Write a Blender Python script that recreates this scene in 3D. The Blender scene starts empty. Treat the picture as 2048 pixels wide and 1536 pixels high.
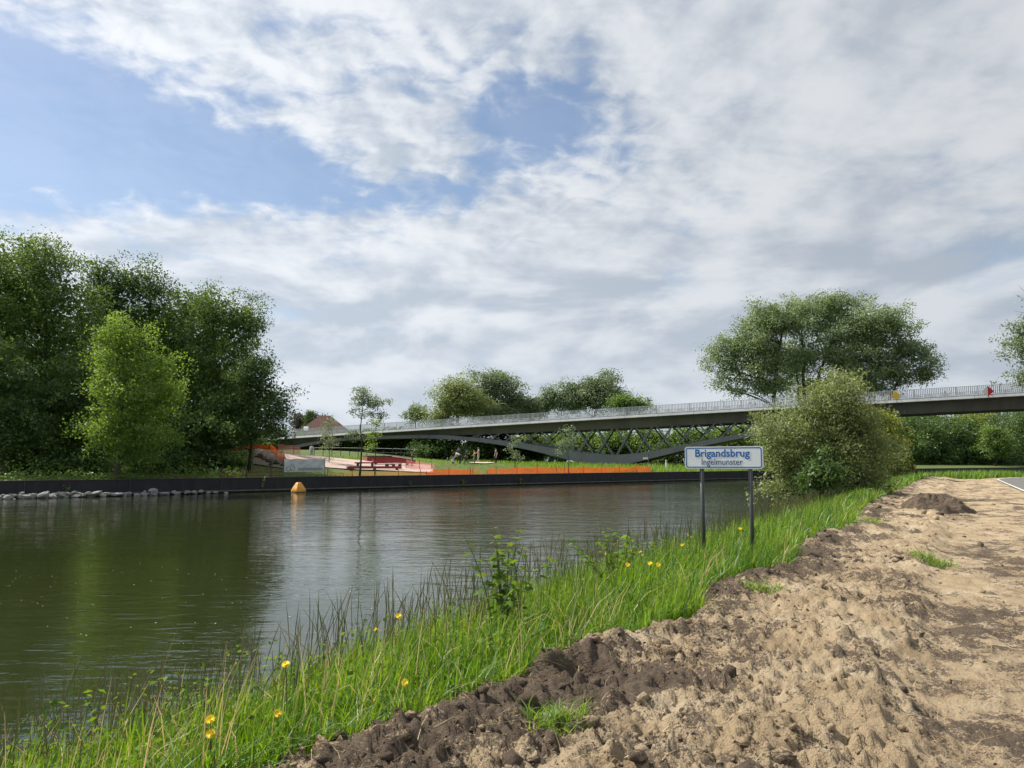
import bpy, bmesh, math, random
import numpy as np
from mathutils import Vector, Matrix

# ------------------------------------------------------------------ camera, sky, sun
sc = bpy.context.scene
COL = sc.collection
EYE = 2.2                      # metres above the canal water (z = 0)
F = 1538.0                     # focal length in photo pixels (2048 wide)
PITCH = math.atan(156.0 / F)
cam_d = bpy.data.cameras.new('camera'); cam = bpy.data.objects.new('camera', cam_d); COL.objects.link(cam)
cam_d.sensor_width = 36.0; cam_d.lens = F / 2048 * 36.0
cam_d.clip_start = 0.05; cam_d.clip_end = 6000
cam.location = (0, 0, EYE); cam.rotation_euler = (math.pi / 2 + PITCH, 0, 0)
sc.camera = cam

SUN_AZ = math.radians(-64)     # measured from +Y (view direction) towards +X
SUN_EL = math.radians(47)
sun_dir = Vector((math.sin(SUN_AZ) * math.cos(SUN_EL), math.cos(SUN_AZ) * math.cos(SUN_EL), math.sin(SUN_EL)))
sun_d = bpy.data.lights.new('sun', 'SUN'); sun = bpy.data.objects.new('sun', sun_d); COL.objects.link(sun)
sun_d.energy = 5.0; sun_d.angle = math.radians(0.6); sun_d.color = (1.0, 0.94, 0.84)
sun.rotation_euler = (-sun_dir).to_track_quat('-Z', 'Y').to_euler()
sun.location = sun_dir * 200

sc.view_settings.view_transform = 'Standard'; sc.view_settings.look = 'None'
sc.view_settings.gamma = 1.0; sc.view_settings.use_curve_mapping = False
sc.view_settings.exposure = 0.52
sc.render.engine = 'CYCLES'
cy = sc.cycles
cy.max_bounces = 7; cy.diffuse_bounces = 3; cy.glossy_bounces = 3; cy.transmission_bounces = 4
cy.transparent_max_bounces = 10; cy.caustics_reflective = False; cy.caustics_refractive = False
cy.sample_clamp_indirect = 6.0
cy.use_denoising = True
cy.use_adaptive_sampling = True; cy.adaptive_threshold = 0.02
try:
    cy.denoiser = 'OPENIMAGEDENOISE'; cy.denoising_prefilter = 'ACCURATE'
except Exception:
    pass

# ---- node helpers
def lk(nt, a, b): nt.links.new(a, b)
def nd(nt, typ, **kw):
    n = nt.nodes.new(typ)
    for k, v in kw.items():
        if k.startswith('i_'):
            key = k[2:]
            key = int(key) if key.isdigit() else key.replace('__', ' ')
            if hasattr(v, 'is_output') or isinstance(v, bpy.types.NodeSocket): nt.links.new(v, n.inputs[key])
            else: n.inputs[key].default_value = v
        else: setattr(n, k, v)
    return n
def mth(nt, op, a, b=None, c=None, clamp=False):
    n = nt.nodes.new('ShaderNodeMath'); n.operation = op; n.use_clamp = clamp
    for i, v in enumerate((a, b, c)):
        if v is None: continue
        if isinstance(v, bpy.types.NodeSocket): nt.links.new(v, n.inputs[i])
        else: n.inputs[i].default_value = v
    return n.outputs[0]
def sstep(nt, x, lo, hi):
    if lo > hi: return mth(nt, 'SUBTRACT', 1.0, sstep(nt, x, hi, lo))
    n = nt.nodes.new('ShaderNodeMapRange'); n.interpolation_type = 'SMOOTHSTEP'
    nt.links.new(x, n.inputs[0])
    n.inputs[1].default_value = lo; n.inputs[2].default_value = hi; n.inputs[3].default_value = 0; n.inputs[4].default_value = 1
    return n.outputs[0]
def mixc(nt, f, a, b):
    n = nt.nodes.new('ShaderNodeMix'); n.data_type = 'RGBA'
    if isinstance(f, bpy.types.NodeSocket): nt.links.new(f, n.inputs[0])
    else: n.inputs[0].default_value = f
    for sock, v in ((n.inputs[6], a), (n.inputs[7], b)):
        if isinstance(v, bpy.types.NodeSocket): nt.links.new(v, sock)
        else: sock.default_value = (*v, 1) if len(v) == 3 else v
    return n.outputs[2]
def ramp(nt, fac, stops):
    n = nt.nodes.new('ShaderNodeValToRGB')
    els = n.color_ramp.elements
    while len(els) < len(stops): els.new(0.5)
    for e, (p, c) in zip(els, stops): e.position = p; e.color = (*c, 1)
    nt.links.new(fac, n.inputs[0])
    return n.outputs[0]

# ---- pixel helpers (photo pixels, 2048 x 1536)
CT, ST = math.cos(PITCH), math.sin(PITCH)
def ray(px, py):
    u = (px - 1024) / F; v = (768 - py) / F
    return (u, CT - v * ST, ST + v * CT)
def at(px, py, Y):
    d = ray(px, py); t = Y / d[1]
    return Vector((t * d[0], Y, EYE + t * d[2]))
def G(px, py, z):
    d = ray(px, py); t = (z - EYE) / d[2]
    return Vector((t * d[0], t * d[1], z))

# ---- world: physical sky with a broken cloud layer
world = bpy.data.worlds.new('World'); sc.world = world; world.use_nodes = True
nt = world.node_tree; nt.nodes.clear()
sky = nd(nt, 'ShaderNodeTexSky', sky_type='NISHITA', sun_disc=False)
sky.sun_elevation = SUN_EL; sky.sun_rotation = SUN_AZ
sky.air_density = 1.0; sky.dust_density = 0.5; sky.ozone_density = 1.2
tc = nd(nt, 'ShaderNodeTexCoord')
sep = nd(nt, 'ShaderNodeSeparateXYZ', i_0=tc.outputs['Generated'])
dx, dy, dz = sep.outputs
den = mth(nt, 'MAXIMUM', mth(nt, 'ADD', dz, 0.20), 0.10)
cx_ = mth(nt, 'DIVIDE', dx, den); cy_ = mth(nt, 'DIVIDE', dy, den)
cp = nd(nt, 'ShaderNodeCombineXYZ', i_0=cx_, i_1=cy_).outputs[0]
az = mth(nt, 'ARCTAN2', dx, dy); el = mth(nt, 'ARCSINE', dz)
def noise(vec, scale, detail=6, rough=0.55, dist=0.0, lac=2.0):
    n = nd(nt, 'ShaderNodeTexNoise'); n.inputs['Scale'].default_value = scale; n.inputs['Detail'].default_value = detail
    n.inputs['Roughness'].default_value = rough; n.inputs['Distortion'].default_value = dist; n.inputs['Lacunarity'].default_value = lac
    nt.links.new(vec, n.inputs['Vector']); return n.outputs[0]
def hole(px, py, rx, ry, rot, amp):
    d = ray(px, py); L = math.sqrt(sum(c * c for c in d))
    a0 = math.atan2(d[0], d[1]); e0 = math.asin(d[2] / L)
    da = mth(nt, 'SUBTRACT', az, a0); de = mth(nt, 'SUBTRACT', el, e0)
    c, s_ = math.cos(rot), math.sin(rot)
    u = mth(nt, 'ADD', mth(nt, 'MULTIPLY', da, c), mth(nt, 'MULTIPLY', de, s_))
    v = mth(nt, 'SUBTRACT', mth(nt, 'MULTIPLY', de, c), mth(nt, 'MULTIPLY', da, s_))
    u = mth(nt, 'DIVIDE', u, rx / F); v = mth(nt, 'DIVIDE', v, ry / F)
    r2 = mth(nt, 'ADD', mth(nt, 'MULTIPLY', u, u), mth(nt, 'MULTIPLY', v, v))
    g = mth(nt, 'EXPONENT', mth(nt, 'MULTIPLY', r2, -1.0))
    return mth(nt, 'MULTIPLY', g, amp)
big = noise(cp, 0.8, 5, 0.55, 0.3)
fine = noise(cp, 3.4, 7, 0.55, 0.25)
cells = noise(cp, 12.0, 4, 0.55, 0.35)
sh = nd(nt, 'ShaderNodeVectorMath', operation='ADD', i_0=cp, i_1=(-0.09, 0.05, 0)).outputs[0]
fine_s = noise(sh, 3.4, 7, 0.55, 0.25)
sh2 = nd(nt, 'ShaderNodeVectorMath', operation='ADD', i_0=cp, i_1=(-0.02, 0.012, 0)).outputs[0]
cells_s = noise(sh2, 12.0, 4, 0.55, 0.35)
holes = None
for h in [(120, 235, 330, 125, -0.10, 0.46), (520, 345, 270, 62, -0.05, 0.42), (-350, 180, 300, 160, 0.0, 0.32),
          (1080, 225, 160, 90, -0.15, 0.42), (900, 395, 130, 42, 0.1, 0.22), (1240, 350, 110, 60, 0.2, 0.20),
          (720, 20, 120, 60, 0, 0.12), (1040, 490, 120, 25, 0, 0.13), (620, 640, 260, 30, 0, 0.10), (840, 120, 90, 40, 0.5, 0.08),
          (2600, 200, 300, 150, 0.3, 0.30), (300, -500, 300, 150, 0.3, 0.25), (1700, -700, 350, 160, -0.3, 0.25)]:
    g = hole(*h); holes = g if holes is None else mth(nt, 'ADD', holes, g)
dens = mth(nt, 'ADD', mth(nt, 'MULTIPLY', big, 0.35), mth(nt, 'MULTIPLY', fine, 0.65))
cq = nd(nt, 'ShaderNodeCombineXYZ', i_0=mth(nt, 'MULTIPLY', az, 4.2), i_1=mth(nt, 'MULTIPLY', el, 11.0)).outputs[0]
cqs = nd(nt, 'ShaderNodeVectorMath', operation='ADD', i_0=cq, i_1=(-0.10, 0.26, 0)).outputs[0]
low = noise(cq, 1.0, 6, 0.52, 0.3); low_s = noise(cqs, 1.0, 6, 0.52, 0.3)
lowband = mth(nt, 'MULTIPLY', sstep(nt, el, 0.36, 0.20), 1.0)
calm = sstep(nt, az, 0.45, -0.05)
cw = mth(nt, 'MULTIPLY', mth(nt, 'MULTIPLY', sstep(nt, el, 0.12, 0.38), 0.60), mth(nt, 'ADD', 0.35, mth(nt, 'MULTIPLY', calm, 0.65)))
dens = mth(nt, 'ADD', dens, mth(nt, 'MULTIPLY', mth(nt, 'SUBTRACT', cells, 0.5), cw))
dens = mth(nt, 'SUBTRACT', dens, holes)
cover = sstep(nt, dens, 0.17, 0.45)
cover = mth(nt, 'ADD', 0.12, mth(nt, 'MULTIPLY', cover, 0.86))
lump = noise(cp, 1.2, 7, 0.58, 0.5)
rel = mth(nt, 'ADD', mth(nt, 'MULTIPLY', mth(nt, 'SUBTRACT', fine_s, fine), 0.95), mth(nt, 'MULTIPLY', mth(nt, 'SUBTRACT', cells_s, cells), mth(nt, 'MULTIPLY', cw, 0.9)))
thick = mth(nt, 'ADD', mth(nt, 'ADD', mth(nt, 'MULTIPLY', lump, 0.75), mth(nt, 'MULTIPLY', fine, 0.25)), rel)
puff = mth(nt, 'ADD', 0.53, mth(nt, 'MULTIPLY', mth(nt, 'SUBTRACT', low_s, low), 2.3))
tm = nd(nt, 'ShaderNodeMix'); nt.links.new(mth(nt, 'MULTIPLY', lowband, 0.75), tm.inputs[0]); nt.links.new(thick, tm.inputs[2]); nt.links.new(puff, tm.inputs[3])
thick = sstep(nt, tm.outputs[0], 0.30, 0.72)
# lit cloud (scattered sunlight) against thick grey cloud
bright = mixc(nt, thick, (7.1, 7.35, 7.7), (4.3, 4.85, 5.6))
near_sun = sstep(nt, mth(nt, 'MULTIPLY', az, -1.0), -0.75, 0.75)
gl = mth(nt, 'ADD', 0.76, mth(nt, 'MULTIPLY', near_sun, 0.34))
bright2 = nd(nt, 'ShaderNodeVectorMath', operation='SCALE', i_0=bright, i_3=gl).outputs[0]
skyc = mixc(nt, cover, sky.outputs[0], bright2)
hz = sstep(nt, el, 0.22, -0.02)
hzn = nd(nt, 'ShaderNodeMapRange', interpolation_type='SMOOTHSTEP'); nt.links.new(el, hzn.inputs[0])
hzn.inputs[1].default_value = 0.30; hzn.inputs[2].default_value = 0.0; hzn.inputs[3].default_value = 0.0; hzn.inputs[4].default_value = 0.45
skyc = mixc(nt, hzn.outputs[0], skyc, (4.7, 5.35, 6.1))
bg = nd(nt, 'ShaderNodeBackground', i_0=skyc, i_1=0.088)
out = nd(nt, 'ShaderNodeOutputWorld'); lk(nt, bg.outputs[0], out.inputs[0])

# ------------------------------------------------------------------ generic helpers
rng = np.random.default_rng(7)
random.seed(7)
PERM = np.random.default_rng(3).permutation(256)
PERM = np.concatenate([PERM, PERM, PERM])
ANG = np.random.default_rng(4).random(256) * 2 * np.pi
def pn(x, y):
    x = np.asarray(x, float); y = np.asarray(y, float)
    xi = np.floor(x).astype(int); yi = np.floor(y).astype(int); xf = x - xi; yf = y - yi
    xi &= 255; yi &= 255
    def g(ix, iy, fx, fy):
        a = ANG[PERM[PERM[ix & 255] + (iy & 255)]]
        return np.cos(a) * fx + np.sin(a) * fy
    u = xf * xf * xf * (xf * (xf * 6 - 15) + 10); v = yf * yf * yf * (yf * (yf * 6 - 15) + 10)
    a = g(xi, yi, xf, yf); b = g(xi + 1, yi, xf - 1, yf); c = g(xi, yi + 1, xf, yf - 1); d = g(xi + 1, yi + 1, xf - 1, yf - 1)
    return (a + (b - a) * u) * (1 - v) + (c + (d - c) * u) * v      # about -0.7..0.7
def fbm(x, y, octv=4, gain=0.5, lac=2.03):
    s = 0; a = 1
    for k in range(octv):
        s = s + a * pn(x + 17.3 * k, y - 9.1 * k); x = x * lac; y = y * lac; a *= gain
    return s
def sm(x, a, b):
    t = np.clip((np.asarray(x, float) - a) / (b - a), 0, 1); return t * t * (3 - 2 * t)

def mesh_np(name, V, Fq, mats=(), smooth=False, attrs=None, mat_idx=None):
    V = np.asarray(V, np.float32); Fq = np.asarray(Fq, np.int32)
    me = bpy.data.meshes.new(name); k = Fq.shape[1]
    me.vertices.add(len(V)); me.vertices.foreach_set('co', V.ravel())
    me.loops.add(Fq.size); me.loops.foreach_set('vertex_index', Fq.ravel())
    me.polygons.add(len(Fq)); me.polygons.foreach_set('loop_start', np.arange(len(Fq), dtype=np.int32) * k)
    try: me.polygons.foreach_set('loop_total', np.full(len(Fq), k, np.int32))
    except Exception: pass
    if smooth: me.polygons.foreach_set('use_smooth', np.ones(len(Fq), bool))
    if mat_idx is not None: me.polygons.foreach_set('material_index', np.asarray(mat_idx, np.int32))
    for m in mats: me.materials.append(m)
    for nm, (dom, arr) in (attrs or {}).items():
        at_ = me.attributes.new(nm, 'FLOAT', dom); at_.data.foreach_set('value', np.asarray(arr, np.float32))
    me.update(calc_edges=True)
    return me
def link(name, me, parent=None, loc=None, label=None, cat=None, group=None, kind=None):
    o = bpy.data.objects.new(name, me); COL.objects.link(o)
    if parent is not None: o.parent = parent
    if loc is not None: o.location = loc
    if label: o['label'] = label
    if cat: o['category'] = cat
    if group: o['group'] = group
    if kind: o['kind'] = kind
    return o
def thing(name, label, cat, loc=(0, 0, 0), rz=0.0, group=None):
    o = link(name, None, None, loc, label, cat, group); o.rotation_euler = (0, 0, rz); o.empty_display_size = 0.3
    return o
def copy_tree(o, parent=None):
    c = o.copy(); COL.objects.link(c); c.parent = parent
    for ch in list(o.children): copy_tree(ch, c)
    return c

class MB:
    def __init__(s): s.v = []; s.f = []
    def add(s, vs, fs):
        b = len(s.v); s.v += [tuple(p) for p in vs]; s.f += [tuple(i + b for i in f) for f in fs]
    def box(s, c, d, R=None):
        h = [x / 2 for x in d]; vs = []
        for sx in (-1, 1):
            for sy in (-1, 1):
                for sz in (-1, 1):
                    p = Vector((sx * h[0], sy * h[1], sz * h[2]))
                    if R is not None: p = R @ p
                    vs.append(p + Vector(c))
        s.add(vs, [(0, 1, 3, 2), (4, 6, 7, 5), (0, 4, 5, 1), (2, 3, 7, 6), (0, 2, 6, 4), (1, 5, 7, 3)])
        return s
    def bar(s, a, b, w, h, up=(0, 0, 1)):
        a = Vector(a); b = Vector(b); d = (b - a); L = d.length; d.normalize()
        sd = d.cross(Vector(up)); sd = sd.normalized() if sd.length > 1e-5 else Vector((1, 0, 0)); u = sd.cross(d)
        vs = []
        for p in (a, b):
            for i, j in ((-1, -1), (1, -1), (1, 1), (-1, 1)): vs.append(p + sd * (i * w / 2) + u * (j * h / 2))
        s.add(vs, [(0, 1, 2, 3), (7, 6, 5, 4), (0, 4, 5, 1), (1, 5, 6, 2), (2, 6, 7, 3), (3, 7, 4, 0)])
        return s
    def tube(s, pts, rad, n=6, cap=True):
        pts = [Vector(p) for p in pts]
        if not hasattr(rad, '__len__'): rad = [rad] * len(pts)
        vs = []; ref = None
        for i, p in enumerate(pts):
            t = (pts[min(i + 1, len(pts) - 1)] - pts[max(i - 1, 0)]).normalized()
            if ref is None: ref = Vector((1, 0, 0)) if abs(t.x) < 0.8 else Vector((0, 1, 0))
            u = t.cross(ref).normalized(); w = u.cross(t); ref = w if False else ref
            for k in range(n):
                a = 2 * math.pi * k / n; vs.append(p + (u * math.cos(a) + w * math.sin(a)) * rad[i])
        fs = []
        for i in range(len(pts) - 1):
            for k in range(n):
                a = i * n + k; b = i * n + (k + 1) % n; fs.append((a, a + n, b + n, b))
        if cap:
            fs.append(tuple(range(n))); fs.append(tuple(reversed(range((len(pts) - 1) * n, len(pts) * n))))
        s.add(vs, fs); return s
    def lathe(s, prof, n=16, c=(0, 0, 0)):
        vs = []
        for r, z in prof:
            for k in range(n):
                a = 2 * math.pi * k / n; vs.append((c[0] + r * math.cos(a), c[1] + r * math.sin(a), c[2] + z))
        fs = []
        for i in range(len(prof) - 1):
            for k in range(n):
                a = i * n + k; b = i * n + (k + 1) % n; fs.append((a, b, b + n, a + n))
        fs.append(tuple(reversed(range(n)))); fs.append(tuple(range((len(prof) - 1) * n, len(prof) * n)))
        s.add(vs, fs); return s
    def mesh(s, name, mat, smooth=False, off=None):
        me = bpy.data.meshes.new(name)
        v = s.v if off is None else [(p[0] - off[0], p[1] - off[1], p[2] - off[2]) for p in s.v]
        me.from_pydata(v, [], s.f)
        for m in (mat if isinstance(mat, (list, tuple)) else [mat]): me.materials.append(m)
        if smooth: me.polygons.foreach_set('use_smooth', np.ones(len(me.polygons), bool))
        me.update(); return me
    def build(s, name, mat, parent=None, smooth=False, off=None, **kw):
        return link(name, s.mesh(name, mat, smooth, off), parent, **kw)

# ------------------------------------------------------------------ materials
def base_mat(name):
    m = bpy.data.materials.new(name); m.use_nodes = True; t = m.node_tree; t.nodes.clear()
    o = t.nodes.new('ShaderNodeOutputMaterial'); return m, t, o
def tex_noise(t, vec, scale, detail=4, rough=0.55, dist=0.0):
    n = t.nodes.new('ShaderNodeTexNoise'); n.inputs['Scale'].default_value = scale; n.inputs['Detail'].default_value = detail
    n.inputs['Roughness'].default_value = rough; n.inputs['Distortion'].default_value = dist
    if vec is not None: t.links.new(vec, n.inputs['Vector'])
    return n.outputs[0]
def surf(name, c1, c2=None, scale=3.0, rough=0.7, bump=0.0, bscale=None, metal=0.0, stretch=(1, 1, 1), spec=0.5, world_co=False):
    m, t, o = base_mat(name)
    b = t.nodes.new('ShaderNodeBsdfPrincipled'); lk(t, b.outputs[0], o.inputs[0])
    b.inputs['Roughness'].default_value = rough; b.inputs['Metallic'].default_value = metal
    b.inputs['Specular IOR Level'].default_value = spec
    if world_co: vec = nd(t, 'ShaderNodeNewGeometry').outputs['Position']
    else: vec = nd(t, 'ShaderNodeTexCoord').outputs['Object']
    mp = nd(t, 'ShaderNodeMapping'); mp.inputs['Scale'].default_value = stretch; lk(t, vec, mp.inputs[0]); vec = mp.outputs[0]
    c2 = c2 or tuple(x * 0.8 for x in c1)
    n = tex_noise(t, vec, scale, 5, 0.6)
    lk(t, ramp(t, n, [(0.3, c1), (0.7, c2)]), b.inputs['Base Color'])
    if bump:
        bn = nd(t, 'ShaderNodeBump'); bn.inputs['Strength'].default_value = bump; bn.inputs['Distance'].default_value = 0.05
        lk(t, tex_noise(t, vec, bscale or scale * 4, 5, 0.65), bn.inputs['Height']); lk(t, bn.outputs[0], b.inputs['Normal'])
    return m
def leaf_mat(name, dark, mid, light, trans=0.35, gloss=0.03, rough=0.5, k=2.05):
    dark, mid, light = [tuple(c * k for c in v) for v in (dark, mid, light)]; trans += 0.08; gloss = min(gloss, 0.035)
    m, t, o = base_mat(name)
    a = nd(t, 'ShaderNodeAttribute', attribute_name='tint')
    col = ramp(t, a.outputs['Fac'], [(0.0, dark), (0.5, mid), (1.0, light)])
    df = nd(t, 'ShaderNodeBsdfDiffuse', i_0=col)
    hs = nd(t, 'ShaderNodeHueSaturation'); hs.inputs['Hue'].default_value = 0.482; hs.inputs['Saturation'].default_value = 1.1
    hs.inputs['Value'].default_value = 1.6; lk(t, col, hs.inputs['Color'])
    tr = nd(t, 'ShaderNodeBsdfTranslucent', i_0=hs.outputs[0])
    mx = nd(t, 'ShaderNodeMixShader', i_0=trans); lk(t, df.outputs[0], mx.inputs[1]); lk(t, tr.outputs[0], mx.inputs[2])
    gl = nd(t, 'ShaderNodeBsdfGlossy'); gl.inputs['Roughness'].default_value = rough; gl.inputs['Color'].default_value = (0.9, 0.95, 1, 1)
    mx2 = nd(t, 'ShaderNodeMixShader', i_0=gloss); lk(t, mx.outputs[0], mx2.inputs[1]); lk(t, gl.outputs[0], mx2.inputs[2])
    lk(t, mx2.outputs[0], o.inputs[0]); return m

M = {}
M['bark'] = surf('bark', (0.075, 0.06, 0.045), (0.035, 0.03, 0.024), 6, 0.95, 0.6, 18, stretch=(1, 1, 0.25))
M['bark_pale'] = surf('bark_pale', (0.16, 0.14, 0.11), (0.08, 0.07, 0.055), 5, 0.95, 0.5, 18, stretch=(1, 1, 0.3))
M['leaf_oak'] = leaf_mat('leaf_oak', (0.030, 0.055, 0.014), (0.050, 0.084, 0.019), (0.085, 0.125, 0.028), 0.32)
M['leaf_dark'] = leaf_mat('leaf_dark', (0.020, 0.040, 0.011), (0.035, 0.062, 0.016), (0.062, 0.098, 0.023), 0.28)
M['leaf_bright'] = leaf_mat('leaf_bright', (0.050, 0.088, 0.015), (0.080, 0.130, 0.023), (0.12, 0.172, 0.036), 0.34)
M['leaf_willow'] = leaf_mat('leaf_willow', (0.050, 0.070, 0.034), (0.078, 0.105, 0.052), (0.12, 0.15, 0.080), 0.28, 0.09)
M['leaf_poplar'] = leaf_mat('leaf_poplar', (0.056, 0.082, 0.034), (0.088, 0.120, 0.050), (0.13, 0.165, 0.078), 0.32, 0.10)
M['leaf_osier'] = leaf_mat('leaf_osier', (0.056, 0.076, 0.024), (0.095, 0.120, 0.040), (0.155, 0.185, 0.082), 0.30, 0.09)
M['leaf_yellow'] = leaf_mat('leaf_yellow', (0.060, 0.078, 0.011), (0.100, 0.120, 0.018), (0.150, 0.165, 0.032), 0.34)
M['leaf_hedge'] = leaf_mat('leaf_hedge', (0.030, 0.055, 0.014), (0.055, 0.092, 0.020), (0.095, 0.14, 0.030), 0.30)
M['leaf_purple'] = leaf_mat('leaf_purple', (0.025, 0.022, 0.020), (0.045, 0.036, 0.030), (0.06, 0.055, 0.04), 0.15)
M['leaf_weed'] = leaf_mat('leaf_weed', (0.030, 0.065, 0.010), (0.060, 0.115, 0.016), (0.12, 0.185, 0.026), 0.32, gloss=0.008, k=1.35)
M['grass'] = leaf_mat('grass', (0.020, 0.055, 0.006), (0.060, 0.125, 0.012), (0.130, 0.190, 0.028), 0.38, 0.06, k=1.7)
M['stalk'] = leaf_mat('stalk', (0.045, 0.06, 0.018), (0.07, 0.075, 0.03), (0.15, 0.13, 0.07), 0.3, k=1.1)
M['straw'] = leaf_mat('straw', (0.20, 0.15, 0.07), (0.26, 0.20, 0.10), (0.30, 0.25, 0.14), 0.2)
M['lawn'] = surf('lawn', (0.060, 0.092, 0.020), (0.105, 0.135, 0.036), 0.5, 0.95, 0.6, 5, world_co=True, spec=0.2)
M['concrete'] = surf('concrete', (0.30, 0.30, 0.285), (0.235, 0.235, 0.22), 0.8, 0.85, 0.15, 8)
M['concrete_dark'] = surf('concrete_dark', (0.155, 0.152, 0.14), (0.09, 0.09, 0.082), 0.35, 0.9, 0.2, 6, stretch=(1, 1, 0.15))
M['edge_beam'] = surf('edge_beam', (0.36, 0.37, 0.37), (0.27, 0.28, 0.28), 0.7, 0.8, 0.1, 6)
M['rail'] = surf('rail', (0.60, 0.61, 0.62), (0.50, 0.51, 0.52), 2, 0.5, 0, metal=0.3)
M['steel_grey'] = surf('steel_grey', (0.17, 0.183, 0.19), (0.13, 0.142, 0.148), 0.6, 0.75, 0.05, 5)
M['wall_panel'] = surf('wall_panel', (0.007, 0.009, 0.014), (0.024, 0.024, 0.026), 1.4, 0.75, 0.35, 5, stretch=(1.6, 1.6, 0.5), world_co=True)
M['wall_cap'] = surf('wall_cap', (0.075, 0.055, 0.045), (0.045, 0.036, 0.032), 1.5, 0.9, 0.2, 6)
M['waler'] = surf('waler', (0.16, 0.155, 0.14), (0.075, 0.075, 0.066), 1.2, 0.9, 0.3, 8)
M['stone'] = surf('stone', (0.30, 0.30, 0.285), (0.17, 0.17, 0.16), 2.2, 0.9, 0.5, 9)
M['boulder'] = surf('boulder', (0.13, 0.095, 0.07), (0.07, 0.052, 0.04), 1.5, 0.95, 0.5, 6)
M['white_paint'] = surf('white_paint', (0.78, 0.78, 0.77), (0.70, 0.70, 0.69), 2, 0.45, 0)
M['road_white'] = surf('road_white', (0.62, 0.61, 0.58), (0.42, 0.41, 0.38), 4, 0.8, 0)
M['asphalt'] = surf('asphalt', (0.15, 0.143, 0.135), (0.11, 0.105, 0.10), 0.5, 0.95, 0.4, 40, world_co=True)
M['blue_print'] = surf('blue_print', (0.010, 0.13, 0.40), (0.008, 0.11, 0.35), 3, 0.45)
M['ink'] = surf('ink', (0.035, 0.085, 0.17), (0.03, 0.075, 0.15), 3, 0.5)
M['sign_face'] = surf('sign_face', (0.80, 0.83, 0.87), (0.68, 0.71, 0.75), 2.2, 0.35)
M['post_dark'] = surf('post_dark', (0.040, 0.046, 0.046), (0.028, 0.032, 0.033), 5, 0.5, 0.1, 20)
M['yellow_paint'] = surf('yellow_paint', (0.78, 0.50, 0.015), (0.70, 0.42, 0.015), 2, 0.45)
M['buoy_yellow'] = surf('buoy_yellow', (0.72, 0.34, 0.02), (0.52, 0.22, 0.02), 3, 0.5, 0.1, 6)
M['buoy_dark'] = surf('buoy_dark', (0.05, 0.035, 0.02), (0.03, 0.025, 0.02), 4, 0.6)
M['red_paint'] = surf('red_paint', (0.62, 0.025, 0.05), (0.55, 0.02, 0.04), 2, 0.45)
M['red_wood'] = surf('red_wood', (0.30, 0.045, 0.045), (0.22, 0.035, 0.035), 1.5, 0.75, 0.1, 6)
M['dark_top'] = surf('dark_top', (0.030, 0.026, 0.024), (0.02, 0.018, 0.018), 2, 0.7)
M['paving'] = surf('paving', (0.50, 0.38, 0.33), (0.34, 0.25, 0.21), 0.7, 0.9, 0.15, 8, world_co=True)
M['plank'] = surf('plank', (0.70, 0.56, 0.48), (0.60, 0.46, 0.39), 2, 0.8)
M['banner'] = surf('banner', (0.56, 0.59, 0.58), (0.47, 0.50, 0.49), 1.2, 0.7, 0.0)
M['banner_ink'] = surf('banner_ink', (0.235, 0.27, 0.22), (0.21, 0.24, 0.20), 2, 0.8)
M['fence_grey'] = surf('fence_grey', (0.13, 0.13, 0.13), (0.09, 0.09, 0.09), 3, 0.6)
M['wood_fence'] = surf('wood_fence', (0.17, 0.11, 0.055), (0.11, 0.07, 0.04), 3, 0.9)
M['wood_dark'] = surf('wood_dark', (0.06, 0.045, 0.03), (0.04, 0.03, 0.02), 3, 0.9)
M['roof'] = surf('roof', (0.12, 0.055, 0.038), (0.08, 0.038, 0.028), 1.5, 0.9, 0.3, 6)
M['brick'] = surf('brick', (0.25, 0.12, 0.08), (0.20, 0.09, 0.065), 2, 0.9, 0.2, 9)
M['glass_pale'] = surf('glass_pale', (0.60, 0.62, 0.64), (0.56, 0.58, 0.6), 2, 0.15)
M['flower'] = surf('flower', (0.90, 0.70, 0.015), (0.85, 0.60, 0.012), 30, 0.7)
M['stem'] = surf('stem', (0.09, 0.13, 0.03), (0.07, 0.10, 0.03), 10, 0.8)
M['skin'] = surf('skin', (0.50, 0.33, 0.25), (0.46, 0.30, 0.22), 3, 0.6)

def net_mat(name, c, hole_):
    m, t, o = base_mat(name)
    vec = nd(t, 'ShaderNodeNewGeometry').outputs['Position']
    n = tex_noise(t, vec, 0.8, 3, 0.6)
    col = ramp(t, n, [(0.3, c), (0.75, tuple(x * 0.75 for x in c))])
    df = nd(t, 'ShaderNodeBsdfDiffuse', i_0=col); tl = nd(t, 'ShaderNodeBsdfTranslucent', i_0=col)
    a = nd(t, 'ShaderNodeMixShader', i_0=0.4); lk(t, df.outputs[0], a.inputs[1]); lk(t, tl.outputs[0], a.inputs[2])
    tp = nd(t, 'ShaderNodeBsdfTransparent')
    mx = nd(t, 'ShaderNodeMixShader', i_0=hole_); lk(t, a.outputs[0], mx.inputs[1]); lk(t, tp.outputs[0], mx.inputs[2])
    lk(t, mx.outputs[0], o.inputs[0]); return m
M['net_orange'] = net_mat('net_orange', (0.85, 0.125, 0.03), 0.30)
M['net_pink'] = net_mat('net_pink', (0.75, 0.30, 0.26), 0.45)
M['net_thin'] = net_mat('net_thin', (0.80, 0.22, 0.06), 0.62)

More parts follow.
